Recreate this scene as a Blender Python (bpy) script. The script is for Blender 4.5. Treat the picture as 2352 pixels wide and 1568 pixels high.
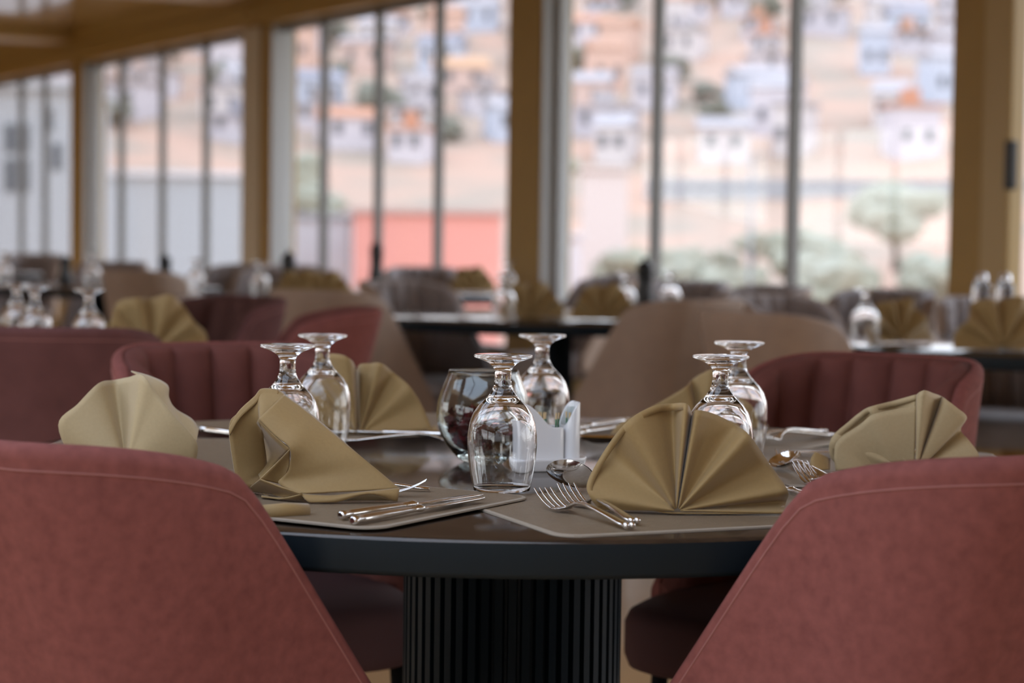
import bpy, bmesh, math, random
from mathutils import Vector, Matrix
random.seed(11)
PI = math.pi
C = bpy.context.scene.collection
for _o in list(bpy.data.objects):
    bpy.data.objects.remove(_o)
SC = bpy.context.scene

# ------------------------------------------------------------------ camera
F = 4800.0                                   # focal length in pixels of the 2352 x 1568 frame
CAM_Z = 1.06
PITCH = math.atan(256 / F)
ROLL = 0.013
cam_data = bpy.data.cameras.new('camera')
cam = bpy.data.objects.new('camera', cam_data)
C.objects.link(cam)
cam_data.sensor_width = 36
cam_data.lens = F / 2352 * 36
cam.matrix_world = (Matrix.Translation((0, 0, CAM_Z)) @ Matrix.Rotation(PI / 2 - PITCH, 4, 'X')
                    @ Matrix.Rotation(ROLL, 4, 'Z'))
cam_data.dof.use_dof = True
cam_data.dof.focus_distance = 2.40
cam_data.dof.aperture_fstop = 4.2
cam_data.clip_end = 3000
SC.camera = cam
CAMROT = cam.matrix_world.to_3x3()

# ------------------------------------------------------------------ view, world, sun
SC.view_settings.view_transform = 'Standard'
SC.view_settings.look = 'None'
SC.view_settings.gamma = 1.0
SC.view_settings.use_curve_mapping = False
SC.view_settings.exposure = 0.0
cy = SC.cycles
cy.use_denoising = True
cy.max_bounces = 14
cy.transmission_bounces = 14
cy.glossy_bounces = 6
cy.diffuse_bounces = 5
cy.transparent_max_bounces = 20
cy.sample_clamp_indirect = 8.0
cy.blur_glossy = 0.2

SKY = 4.2
world = bpy.data.worlds.new('world')
SC.world = world
world.use_nodes = True
wn = world.node_tree
wn.nodes.clear()
w_out = wn.nodes.new('ShaderNodeOutputWorld')
w_bg = wn.nodes.new('ShaderNodeBackground')
w_tc = wn.nodes.new('ShaderNodeTexCoord')
w_sep = wn.nodes.new('ShaderNodeSeparateXYZ')
w_ramp = wn.nodes.new('ShaderNodeValToRGB')
w_ramp.color_ramp.elements[0].position = 0.0
w_ramp.color_ramp.elements[0].color = (0.95, 0.91, 0.88, 1)
w_ramp.color_ramp.elements[1].position = 0.55
w_ramp.color_ramp.elements[1].color = (0.66, 0.76, 0.95, 1)
wn.links.new(w_tc.outputs['Generated'], w_sep.inputs[0])
wn.links.new(w_sep.outputs['Z'], w_ramp.inputs[0])
wn.links.new(w_ramp.outputs[0], w_bg.inputs['Color'])
w_bg.inputs['Strength'].default_value = SKY
wn.links.new(w_bg.outputs[0], w_out.inputs[0])

# room axes: U runs along the window wall (away to the left), V points out through it
UX, UY = -0.492, 0.8706
VX, VY = 0.8706, 0.492


def uv(u, v, z=0.0):
    return Vector((u * UX + v * VX, u * UY + v * VY, z))


V_WIN, V_BACK, U_FAR, U_NEAR = 5.39, -5.6, 25.5, -6.2
CEIL = 2.62
HEAD = 2.36

# portals only guide the sampling of daylight through the real windows and added rooflights
def portal(p0, p1, z0, z1, inward):
    d = bpy.data.lights.new('window_portal', 'AREA')
    d.shape = 'RECTANGLE'
    d.size = (p1 - p0).length
    d.size_y = z1 - z0
    d.cycles.is_portal = True
    o = bpy.data.objects.new('window_portal', d)
    C.objects.link(o)
    x = (p1 - p0).normalized()
    zax = -Vector(inward).normalized()
    y = zax.cross(x)
    m = Matrix((x, y, zax)).transposed().to_4x4()
    m.translation = Vector(((p0.x + p1.x) / 2, (p0.y + p1.y) / 2, (z0 + z1) / 2))
    o.matrix_world = m


portal(uv(U_NEAR, V_WIN + .15), uv(U_FAR, V_WIN + .15), .4, HEAD, (-VX, -VY, 0))
portal(uv(U_NEAR + 3.5, V_BACK - .15), uv(4.4, V_BACK - .15), .4, HEAD, (VX, VY, 0))
portal(uv(7.9, V_BACK - .15), uv(U_FAR, V_BACK - .15), .4, HEAD, (VX, VY, 0))
portal(uv(U_NEAR - .15, V_BACK + 1.7), uv(U_NEAR - .15, V_BACK + 3.8), .4, HEAD, (UX, UY, 0))


for (_a, _c) in ((-3.4, -.9), (-.1, 2.5), (3.25, 5.7)):  # portals of the added rooflights
    _d = bpy.data.lights.new('window_portal', 'AREA')
    _d.shape = 'RECTANGLE'
    _d.size, _d.size_y = _c - _a, 3.3
    _d.cycles.is_portal = True
    _o = bpy.data.objects.new('window_portal', _d)
    C.objects.link(_o)
    _o.location = uv((_a + _c) / 2, -.95, CEIL + .3)
    _o.rotation_euler = (0, 0, math.atan2(UY, UX))

# ------------------------------------------------------------------ helpers
def ray(px, py):
    return CAMROT @ Vector(((px - 1176) / F, -(py - 784) / F, -1.0))


def on_z(px, py, z):
    """point of the horizontal plane z seen at a photo pixel"""
    d = ray(px, py)
    t = (z - CAM_Z) / d.z
    return Vector((d.x * t, d.y * t, z))


def at(px, py, Y):
    """point at forward distance Y seen at a photo pixel"""
    d = ray(px, py)
    t = Y / d.y
    return Vector((d.x * t, Y, CAM_Z + d.z * t))


TOP = 0.75                                   # table top height


def tbl(px, py, dz=0.0):
    return on_z(px, py, TOP + dz)


class MB:
    """collects faces and links them as one mesh object"""

    def __init__(self):
        self.v = []
        self.f = []
        self.m = []
        self.sm = []

    def add(self, vs, fs, mi=0, smooth=True):
        b = len(self.v)
        self.v.extend([tuple(p) for p in vs])
        for f in fs:
            self.f.append([i + b for i in f])
            self.m.append(mi)
            self.sm.append(smooth)

    def box(self, a, b, mi=0):
        x0, y0, z0 = a
        x1, y1, z1 = b
        self.add([(x0, y0, z0), (x1, y0, z0), (x1, y1, z0), (x0, y1, z0),
                  (x0, y0, z1), (x1, y0, z1), (x1, y1, z1), (x0, y1, z1)],
                 [(3, 2, 1, 0), (4, 5, 6, 7), (0, 1, 5, 4), (1, 2, 6, 5), (2, 3, 7, 6), (3, 0, 4, 7)], mi, False)

    def hexa(self, pts, mi=0):
        self.add(pts, [(3, 2, 1, 0), (4, 5, 6, 7), (0, 1, 5, 4), (1, 2, 6, 5), (2, 3, 7, 6), (3, 0, 4, 7)], mi, False)

    def wbox(self, u0, u1, v0, v1, z0, z1, mi=0):
        """box in room axes"""
        q = [(u0, v0), (u1, v0), (u1, v1), (u0, v1)]
        self.hexa([uv(a, b, z0) for a, b in q] + [uv(a, b, z1) for a, b in q], mi)

    def lathe(self, prof, n=32, mi=0, c=(0, 0, 0), closed=False):
        """prof: list of (r, z)"""
        vs = []
        for r, z in prof:
            for i in range(n):
                a = 2 * PI * i / n
                vs.append((c[0] + r * math.cos(a), c[1] + r * math.sin(a), c[2] + z))
        fs = []
        L = len(prof)
        for j in range(L - 1 + (1 if closed else 0)):
            j2 = (j + 1) % L
            for i in range(n):
                k = (i + 1) % n
                fs.append((j * n + i, j * n + k, j2 * n + k, j2 * n + i))
        self.add(vs, fs, mi)

    def tube(self, pts, rad, n=8, mi=0, cap=True):
        pts = [Vector(p) for p in pts]
        if not isinstance(rad, (list, tuple)):
            rad = [rad] * len(pts)
        vs = []
        up = Vector((0, 0, 1))
        for i, p in enumerate(pts):
            t = (pts[min(i + 1, len(pts) - 1)] - pts[max(i - 1, 0)]).normalized()
            s = t.cross(up)
            if s.length < 1e-4:
                s = t.cross(Vector((0, 1, 0)))
            s.normalize()
            w = s.cross(t).normalized()
            for k in range(n):
                a = 2 * PI * k / n
                vs.append(p + (s * math.cos(a) + w * math.sin(a)) * rad[i])
        fs = []
        for j in range(len(pts) - 1):
            for i in range(n):
                k = (i + 1) % n
                fs.append((j * n + i, j * n + k, (j + 1) * n + k, (j + 1) * n + i))
        if cap:
            fs.append(tuple(range(n - 1, -1, -1)))
            fs.append(tuple(range((len(pts) - 1) * n, len(pts) * n)))
        self.add(vs, fs, mi)

    def grid(self, rows, mi=0, close=False):
        n = len(rows[0])
        vs = [p for r in rows for p in r]
        fs = []
        for j in range(len(rows) - 1):
            for i in range(n - 1 + (1 if close else 0)):
                k = (i + 1) % n
                fs.append((j * n + i, j * n + k, (j + 1) * n + k, (j + 1) * n + i))
        self.add(vs, fs, mi)

    def prism(self, poly, z0, z1, mi=0, smooth=False):
        n = len(poly)
        vs = [(p[0], p[1], z0) for p in poly] + [(p[0], p[1], z1) for p in poly]
        fs = [tuple(range(n - 1, -1, -1)), tuple(range(n, 2 * n))]
        for i in range(n):
            k = (i + 1) % n
            fs.append((i, k, n + k, n + i))
        self.add(vs, fs, mi, smooth)

    def mesh(self, name, mats):
        me = bpy.data.meshes.new(name)
        me.from_pydata(self.v, [], self.f)
        if not isinstance(mats, (list, tuple)):
            mats = [mats]
        for m in mats:
            me.materials.append(m)
        me.polygons.foreach_set('material_index', self.m)
        me.polygons.foreach_set('use_smooth', self.sm)
        bm = bmesh.new()
        bm.from_mesh(me)
        bmesh.ops.recalc_face_normals(bm, faces=bm.faces)
        bm.to_mesh(me)
        bm.free()
        me.update()
        return me

    def build(self, name, mats, parent=None, loc=None, **kw):
        o = bpy.data.objects.new(name, self.mesh(name, mats))
        C.objects.link(o)
        if parent:
            o.parent = parent
        if loc is not None:
            o.location = loc
        for k, v in kw.items():
            o[k] = v
        return o


def thing(name, label, cat, loc=(0, 0, 0), rz=0.0, group=None):
    o = bpy.data.objects.new(name, None)
    o.empty_display_size = 0.05
    C.objects.link(o)
    o.location = loc
    o.rotation_euler = (0, 0, rz)
    tag(o, label, cat, group)
    return o


def tag(o, label, cat, group=None):
    o['label'] = label
    o['category'] = cat
    if group:
        o['group'] = group
    return o


def put(name, me, parent):
    o = bpy.data.objects.new(name, me)
    C.objects.link(o)
    o.parent = parent
    return o


def dup(root, label, loc, rz=0.0, group=None):
    r = root.copy()
    C.objects.link(r)
    r.location = loc
    r.rotation_euler = (0, 0, rz)
    r['label'] = label
    if group:
        r['group'] = group
    for ch in root.children:
        c = ch.copy()
        C.objects.link(c)
        c.parent = r
        for g in ch.children:
            d = g.copy()
            C.objects.link(d)
            d.parent = c
    return r


def mod_solid(o, t, off=0.0):
    m = o.modifiers.new('thickness', 'SOLIDIFY')
    m.thickness = t
    m.offset = off
    return o


def mod_bevel(o, w, n=2):
    m = o.modifiers.new('bevel', 'BEVEL')
    m.width = w
    m.segments = n
    m.limit_method = 'ANGLE'
    return o


# ------------------------------------------------------------------ materials
def mat(name, col, rough=0.5, metal=0.0, spec=0.5, noise=None, bump=None, sheen=0.0, coat=0.0, stretch=None):
    """noise: (scale, second colour, contrast)   bump: (scale, strength, distance)"""
    m = bpy.data.materials.new(name)
    m.use_nodes = True
    nt = m.node_tree
    b = nt.nodes['Principled BSDF']
    b.inputs['Base Color'].default_value = (*col, 1)
    b.inputs['Roughness'].default_value = rough
    b.inputs['Metallic'].default_value = metal
    b.inputs['Specular IOR Level'].default_value = spec
    if sheen:
        b.inputs['Sheen Weight'].default_value = sheen
        b.inputs['Sheen Roughness'].default_value = 0.4
    if coat:
        b.inputs['Coat Weight'].default_value = coat
        b.inputs['Coat Roughness'].default_value = 0.05
    tc = nt.nodes.new('ShaderNodeTexCoord')
    vec = tc.outputs['Object']
    if stretch:
        mp = nt.nodes.new('ShaderNodeMapping')
        mp.inputs['Scale'].default_value = stretch
        nt.links.new(vec, mp.inputs[0])
        vec = mp.outputs[0]
    if noise:
        n = nt.nodes.new('ShaderNodeTexNoise')
        n.inputs['Scale'].default_value = noise[0]
        n.inputs['Detail'].default_value = 5
        r = nt.nodes.new('ShaderNodeValToRGB')
        w = noise[2]
        r.color_ramp.elements[0].position = 0.5 - w
        r.color_ramp.elements[1].position = 0.5 + w
        r.color_ramp.elements[0].color = (*noise[1], 1)
        r.color_ramp.elements[1].color = (*col, 1)
        nt.links.new(vec, n.inputs['Vector'])
        nt.links.new(n.outputs['Fac'], r.inputs[0])
        nt.links.new(r.outputs[0], b.inputs['Base Color'])
    if bump:
        n2 = nt.nodes.new('ShaderNodeTexNoise')
        n2.inputs['Scale'].default_value = bump[0]
        n2.inputs['Detail'].default_value = 3
        bp = nt.nodes.new('ShaderNodeBump')
        bp.inputs['Strength'].default_value = bump[1]
        bp.inputs['Distance'].default_value = bump[2]
        nt.links.new(vec, n2.inputs['Vector'])
        nt.links.new(n2.outputs['Fac'], bp.inputs['Height'])
        nt.links.new(bp.outputs[0], b.inputs['Normal'])
    return m


def glass_mat(name, col=(1, 1, 1), ior=1.5):
    m = bpy.data.materials.new(name)
    m.use_nodes = True
    nt = m.node_tree
    nt.nodes.clear()
    o = nt.nodes.new('ShaderNodeOutputMaterial')
    g = nt.nodes.new('ShaderNodeBsdfGlass')
    g.inputs['Color'].default_value = (*col, 1)
    g.inputs['Roughness'].default_value = 0.0
    g.inputs['IOR'].default_value = ior
    nt.links.new(g.outputs[0], o.inputs[0])
    return m


def pane_mat(name):
    m = bpy.data.materials.new(name)
    m.use_nodes = True
    nt = m.node_tree
    nt.nodes.clear()
    o = nt.nodes.new('ShaderNodeOutputMaterial')
    t = nt.nodes.new('ShaderNodeBsdfTransparent')
    t.inputs['Color'].default_value = (0.97, 0.98, 0.98, 1)
    g = nt.nodes.new('ShaderNodeBsdfGlossy')
    g.inputs['Roughness'].default_value = 0.0
    lw = nt.nodes.new('ShaderNodeLayerWeight')
    lw.inputs['Blend'].default_value = 0.5
    pw = nt.nodes.new('ShaderNodeMath')
    pw.operation = 'POWER'
    pw.inputs[1].default_value = 5.0
    ma = nt.nodes.new('ShaderNodeMath')
    ma.operation = 'MULTIPLY_ADD'
    ma.inputs[1].default_value = 0.85
    ma.inputs[2].default_value = 0.035
    mx = nt.nodes.new('ShaderNodeMixShader')
    nt.links.new(lw.outputs['Facing'], pw.inputs[0])
    nt.links.new(pw.outputs[0], ma.inputs[0])
    nt.links.new(ma.outputs[0], mx.inputs[0])
    nt.links.new(t.outputs[0], mx.inputs[1])
    nt.links.new(g.outputs[0], mx.inputs[2])
    nt.links.new(mx.outputs[0], o.inputs[0])
    return m


M = {}
M['rose'] = mat('rose_velvet', (0.232, 0.078, 0.067), 0.85, spec=0.15, noise=(75, (0.165, 0.054, 0.047), 0.24), bump=(900, 0.25, 0.001))
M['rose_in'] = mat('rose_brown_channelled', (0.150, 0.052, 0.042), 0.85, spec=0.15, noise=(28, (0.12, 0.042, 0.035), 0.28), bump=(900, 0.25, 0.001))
M['seat_shaded'] = mat('shaded_mauve_seat', (0.085, 0.042, 0.042), 0.85, spec=0.15)  # shade under the table put into the seat colour
M['rose_shaded'] = mat('shaded_rose_velvet', (0.135, 0.056, 0.054), 0.85, spec=0.15, noise=(20, (0.10, 0.042, 0.040), 0.28))  # rose velvet with the left table's shade put into its colour
M['rose_shaded_in'] = mat('shaded_rose_inside', (0.075, 0.032, 0.026), 0.85, spec=0.15)  # inside of the same chairs, shade likewise put into the colour
M['rose_seam'] = mat('rose_thread', (0.27, 0.105, 0.092), 0.8)
M['tan'] = mat('tan_upholstery', (0.32, 0.215, 0.15), 0.6, noise=(20, (0.26, 0.175, 0.125), 0.3), sheen=0.15)
M['tan_seam'] = mat('tan_thread', (0.35, 0.26, 0.2), 0.8)
M['grey'] = mat('grey_upholstery', (0.27, 0.225, 0.215), 0.7, noise=(20, (0.22, 0.185, 0.18), 0.3), sheen=0.2)
M['leg'] = mat('black_metal', (0.010, 0.009, 0.009), 0.7, spec=0.1)
M['under'] = mat('dark_underside', (0.02, 0.016, 0.014), 0.7)
M['edge'] = mat('blue_black_lacquer', (0.007, 0.013, 0.018), 0.5, spec=0.2, bump=(300, 0.05, 0.001))
M['slat'] = mat('blue_black_slat', (0.006, 0.012, 0.018), 0.5, spec=0.15)
M['wood'] = mat('dark_wood_top', (0.052, 0.035, 0.024), 0.11, noise=(9, (0.024, 0.017, 0.013), 0.2), stretch=(1, 14, 1), bump=(60, 0.04, 0.001))
M['mat'] = mat('taupe_leather', (0.215, 0.160, 0.104), 0.5, noise=(160, (0.165, 0.12, 0.077), 0.3), bump=(420, 0.5, 0.0012))
M['mat_edge'] = mat('pale_mat_edge', (0.34, 0.29, 0.23), 0.6, bump=(500, 0.5, 0.001))
M['napkin'] = mat('khaki_cotton', (0.32, 0.21, 0.080), 0.72, noise=(300, (0.29, 0.187, 0.071), 0.3), bump=(1400, 0.2, 0.0005), sheen=0.3)
M['napkin_light'] = mat('pale_khaki_cotton', (0.47, 0.36, 0.20), 0.72, noise=(300, (0.43, 0.33, 0.18), 0.3), bump=(1400, 0.2, 0.0005), sheen=0.2)
M['steel'] = mat('polished_steel', (0.78, 0.76, 0.74), 0.09, metal=1.0)
M['glass'] = glass_mat('clear_glass')
M['glass_bowl'] = glass_mat('bowl_glass', (0.965, 0.99, 0.99))
M['pane'] = pane_mat('window_glass')
M['ceramic'] = mat('white_ceramic', (0.74, 0.74, 0.75), 0.12, coat=0.5)
M['petal'] = mat('dried_red_petal', (0.14, 0.010, 0.014), 0.8, spec=0.2, noise=(60, (0.04, 0.006, 0.008), 0.2))
M['alu'] = mat('tealight_cup', (0.5, 0.48, 0.48), 0.35, metal=0.8)
M['wax'] = mat('candle_wax', (0.7, 0.66, 0.62), 0.5)
M['wick'] = mat('wick', (0.03, 0.03, 0.03), 0.8)
M['pick'] = mat('toothpick_wood', (0.62, 0.42, 0.20), 0.6)
M['pick_tip'] = mat('green_toothpick_tip', (0.05, 0.20, 0.08), 0.5)
M['wrap'] = pane_mat('clear_wrapper')
M['bronze'] = mat('golden_brown_frame', (0.36, 0.205, 0.036), 0.5, noise=(8, (0.33, 0.185, 0.033), 0.3))
M['bronze_light'] = mat('light_gold_frame', (0.42, 0.27, 0.09), 0.4)
M['alu_frame'] = mat('grey_window_frame', (0.16, 0.15, 0.14), 0.4)
M['pale_frame'] = mat('pale_sliding_frame', (0.42, 0.42, 0.42), 0.35)
M['ceil'] = mat('ceiling_laminate', (0.62, 0.41, 0.19), 0.16, noise=(1.2, (0.56, 0.37, 0.17), 0.3), coat=0.8)
M['floor'] = mat('pale_wood_floor', (0.60, 0.39, 0.19), 0.35, noise=(3, (0.50, 0.32, 0.15), 0.25), stretch=(1, 9, 1))
M['panel'] = mat('brown_wall_panel', (0.16, 0.11, 0.07), 0.5)
M['lit_face'] = mat('lit_taupe_face', (0.50, 0.40, 0.27), 0.45)  # light falling on a column face, put into the strip's colour
M['handle'] = mat('black_handle', (0.015, 0.014, 0.013), 0.4)
M['darkmill'] = mat('dark_mill_wood', (0.012, 0.012, 0.014), 0.35)
M['cruet_liquid'] = mat('pale_salt', (0.55, 0.6, 0.7), 0.6)
M['chrome'] = mat('chrome_cap', (0.7, 0.7, 0.72), 0.15, metal=1.0)

# ================================================================== SETTING
fl = MB()
fl.wbox(U_NEAR - .3, U_FAR + .3, V_BACK - .3, V_WIN + .3, -0.15, 0.0)
fl.build('floor', M['floor'], kind='structure')
ce = MB()
ADDED_ROOFLIGHTS = [(-3.4, -.9), (-.1, 2.5), (3.25, 5.7)]      # unseen rooflights added for overhead light, between the beams, v from RV0 to RV1
RV0, RV1 = -2.6, .7
ce.wbox(U_NEAR - .9, U_FAR + .3, V_BACK - .9, RV0, CEIL, CEIL + .25)
ce.wbox(U_NEAR - .9, U_FAR + .3, RV1, V_WIN + .9, CEIL, CEIL + .25)
_e = [U_NEAR - .9] + [q_ for r_ in ADDED_ROOFLIGHTS for q_ in r_] + [U_FAR + .3]
for _i in range(0, len(_e), 2):
    ce.wbox(_e[_i], _e[_i + 1], RV0, RV1, CEIL, CEIL + .25)
ce.build('ceiling', M['ceil'], kind='structure')


for _i, (a, c) in enumerate(ADDED_ROOFLIGHTS):
    rl_ = bpy.data.objects.new('window_%d' % (30 + _i), None)  # added rooflight out of view, brightens the tabletop from above
    C.objects.link(rl_)
    rl_['kind'] = 'structure'
    q = MB()
    q.wbox(a, c, RV0, RV1, CEIL + .20, CEIL + .21)
    q.build('pane', M['pane'], rl_)
    q = MB()
    q.wbox((a + c) / 2 - .03, (a + c) / 2 + .03, RV0, RV1, CEIL + .15, CEIL + .25)
    q.build('glazing_bar', M['alu_frame'], rl_)


def wall_u(px, v=V_WIN):
    """position along the window wall seen at photo column px (height of eye)"""
    d = ray(px, 528)
    # solve (t*d).V = v
    t = v / (d.x * VX + d.y * VY)
    return t * (d.x * UX + d.y * UY)


SILL = 0.40
COL_U = [(-3.9, -3.65), (-0.6, -0.35), (2.75, 3.0), (wall_u(2262, V_WIN - .1), wall_u(2183, V_WIN - .1)),
         (wall_u(1241, V_WIN - .1), wall_u(1166, V_WIN - .1)), (wall_u(621, V_WIN - .1), wall_u(563, V_WIN - .1)),
         (wall_u(191, V_WIN - .1), wall_u(164, V_WIN - .1)), (20.7, 21.05), (24.5, 24.85)]
# base and header along the visible window wall
b = MB()
b.wbox(U_NEAR, U_FAR, V_WIN - .06, V_WIN + .08, 0, SILL)
b.build('baseboard_window_side', M['bronze_light'], kind='structure')
b = MB()
b.wbox(U_NEAR, U_FAR, V_WIN - .16, V_WIN + .12, HEAD, CEIL)
b.build('trim_1', M['bronze'], kind='structure')
b = MB()
b.wbox(U_NEAR, U_FAR, V_WIN - .20, V_WIN - .16, HEAD + .14, CEIL)
b.build('trim_2', M['bronze'], kind='structure')
k = 3
for (a, c) in COL_U:
    b = MB()
    b.wbox(a, c, V_WIN - .11, V_WIN + .08, 0, HEAD)
    o = b.build('trim_%d' % k, M['bronze'], kind='structure')
    mod_bevel(o, .006)
    k += 1
    if k == 9:                       # added strip: light on the third column's far half put into colour
        b = MB()
        b.wbox(wall_u(598, V_WIN - .12), c - .004, V_WIN - .135, V_WIN - .105, 0, HEAD)
        mod_bevel(b.build('trim_60', M['lit_face'], kind='structure'), .01)
# beams across the ceiling, one at each column
for (a, c) in COL_U:
    b = MB()
    b.wbox(a - .05, c + .05, V_BACK, V_WIN - .2, CEIL - .10, CEIL)
    mod_bevel(b.build('trim_%d' % k, M['bronze_light'], kind='structure'), .01)
    k += 1

MULL = {  # window number -> mullion pixel columns in the photograph
    3: [1820, 1506], 4: [1006, 868, 743], 5: [473, 373, 279], 6: [104, 50],
}
win = 0


def window(n, u0, u1, mull_u, v, posts='alu_frame', jamb=True, inside=-1):
    root = bpy.data.objects.new('window_%d' % n, None)
    C.objects.link(root)
    root['kind'] = 'structure'
    edges = [u0] + list(mull_u) + [u1]
    for m in mull_u:
        q = MB()
        q.wbox(m - .016, m + .016, v - .025, v + .025, SILL, HEAD)
        q.build('mullion', M[posts], root)
    for i in range(len(edges) - 1):
        q = MB()
        q.wbox(edges[i] + .01, edges[i + 1] - .01, v - .004, v + .004, SILL, HEAD)
        q.build('pane', M['pane'], root)
    if jamb:
        for (s, e) in ((u1 - .06, u1),):
            q = MB()
            q.wbox(s, e, v - .03, v + .03, SILL, HEAD)
            q.build('jamb', M['pale_frame'], root)
    for (z0, z1) in ((SILL, SILL + .05), (HEAD - .04, HEAD)):
        q = MB()
        q.wbox(u0, u1, v - .03, v + .03, z0, z1)
        q.build('rail', M[posts], root)
    return root


for i in range(len(COL_U) - 1):
    u0, u1 = COL_U[i][1], COL_U[i + 1][0]
    if i in MULL:
        mu = [wall_u(p) for p in MULL[i]]
    else:
        n = 4
        mu = [u0 + (u1 - u0) * q / n for q in range(1, n)]
    win += 1
    window(win, u0, u1, mu, V_WIN, jamb=(i != 4))
# sliding door leaf just right of the near column, with its long black handle
dU1 = COL_U[3][0]
dU0 = wall_u(2347, V_WIN - .06)
dr = bpy.data.objects.new('door_1', None)
C.objects.link(dr)
dr['kind'] = 'structure'
q = MB()
q.wbox(dU0, dU1, V_WIN - .13, V_WIN - .05, .02, HEAD)
mod_bevel(q.build('door_stile', M['bronze_light'], dr), .012, 3)
q = MB()
hu = wall_u(2317, V_WIN - .15)
z_top = at(2317, 322, 1).z
hp = uv(hu, V_WIN - .15)
zt, zb = at(2317, 322, hp.y).z, at(2317, 436, hp.y).z
q.wbox(hu - .022, hu + .022, V_WIN - .165, V_WIN - .13, zb, zt)
mod_bevel(q.build('door_handle', M['handle'], dr), .01, 2)
# pale frame strip on the window side of the columns (sliding panels parked beside them)
for i in (3, 4, 5, 6):
    q = MB()
    q.wbox(COL_U[i][0] - .012, COL_U[i][0], V_WIN - .10, V_WIN + .05, SILL, HEAD)
    if i != 3:
        q.build('trim_%d' % k, M['pale_frame'], kind='structure')
    k += 1

# the other sides of the room: windows behind and beside the photographer
def side_wall(name, p_from, p_to, n_bay, n_mull, glazed):
    global win
    d = (p_to - p_from)
    L = d.length
    d = d / L
    nrm = Vector((-d.y, d.x, 0))

    def ob(s0, s1, t0, t1, z0, z1):
        q = MB()
        pts = [p_from + d * s + nrm * t for s, t in ((s0, t0), (s1, t0), (s1, t1), (s0, t1))]
        q.hexa([(p.x, p.y, z0) for p in pts] + [(p.x, p.y, z1) for p in pts])
        return q
    root = bpy.data.objects.new('wall_' + name, None)
    C.objects.link(root)
    root['kind'] = 'structure'
    ob(0, L, -.08, .08, 0, SILL).build('lower_wall', M['bronze_light'], root)
    ob(0, L, -.12, .12, HEAD, CEIL).build('header', M['bronze'], root)
    w = L / n_bay
    for i in range(n_bay + 1):
        ob(max(i * w - .15, 0), min(i * w + .15, L), -.1, .1, SILL, HEAD).build('column', M['bronze'], root)
    for i in range(n_bay):
        if i not in glazed:
            ob(i * w + .15, (i + 1) * w - .15, -.05, .05, SILL, HEAD).build('wall_panel', M['panel'], root)
            continue
        win += 1
        wr = bpy.data.objects.new('window_%d' % win, None)
        C.objects.link(wr)
        wr['kind'] = 'structure'
        s0, s1 = i * w + .15, (i + 1) * w - .15
        for j in range(n_mull + 1):
            a0 = s0 + (s1 - s0) * j / (n_mull + 1)
            a1 = s0 + (s1 - s0) * (j + 1) / (n_mull + 1)
            ob(a0 + .02, a1 - .02, -.004, .004, SILL, HEAD).build('pane', M['pane'], wr)
            if j:
                ob(a0 - .025, a0 + .025, -.04, .04, SILL, HEAD).build('mullion', M['alu_frame'], wr)
        ob(s0, s1, -.03, .03, SILL + 1.25, SILL + 1.31).build('rail', M['alu_frame'], wr)


side_wall('behind', uv(U_NEAR, V_BACK), uv(U_FAR, V_BACK), 9, 2, (1, 2, 4, 5, 6, 7, 8))
side_wall('near', uv(U_NEAR, V_BACK), uv(U_NEAR, V_WIN), 6, 2, (1,))
side_wall('far', uv(U_FAR, V_BACK), uv(U_FAR, V_WIN), 3, 3, ())

# ================================================================== OUTDOORS
def hill_z(x, y):
    if y < 60:
        z = -9.0
    elif y < 150:
        z = -9 + (y - 60) / 90 * 1.5
    else:
        z = -7.5 + (y - 150) * 0.238
    z += 1.6 * math.sin(x * .045 + y * .02) * min(1, max(0, (y - 60) / 120))
    return z


M['earth'] = mat('dry_pink_earth', (0.42, 0.255, 0.18), 0.95, noise=(0.09, (0.29, 0.225, 0.17), 0.12))
M['ground_far'] = mat('flat_land', (0.24, 0.20, 0.15), 0.95, noise=(0.02, (0.18, 0.18, 0.13), 0.2))
rows = []
ys = [14, 30, 60, 90, 120] + [150 + i * 18 for i in range(34)] + [800, 900]
for y in ys:
    rows.append([(x, y, hill_z(x, y)) for x in [-420 + i * 14 for i in range(61)]])
b = MB()
b.grid(rows)
b.build('hillside', M['earth'], kind='structure')
b = MB()
b.lathe([(0.01, 0), (400, 0), (2500, 0)], 48, c=(0, 0, -9.6))
b.build('plain', M['ground_far'], kind='structure')

WALLC = [(0.488, 0.440, 0.454), (0.502, 0.448, 0.433), (0.420, 0.386, 0.407), (0.502, 0.359, 0.305), (0.393, 0.407, 0.461), (0.528, 0.345, 0.271)]  # pale and warm: outdoor haze put into the wall colours
ROOFC = [(0.433, 0.211, 0.132), (0.349, 0.313, 0.313), (0.470, 0.271, 0.157), (0.301, 0.253, 0.241), (0.397, 0.223, 0.150), (0.241, 0.229, 0.253)]
WM = [mat('plaster_%s' % n, c, 0.9) for n, c in zip(('white', 'cream', 'grey', 'peach', 'blue', 'apricot'), WALLC)]
RM = [mat('roof_%s' % n, c, 0.9) for n, c in zip(('terracotta', 'grey', 'orange', 'brown', 'rust', 'slate'), ROOFC)]
M['far_window'] = mat('far_window', (0.06, 0.065, 0.075), 0.3)


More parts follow.
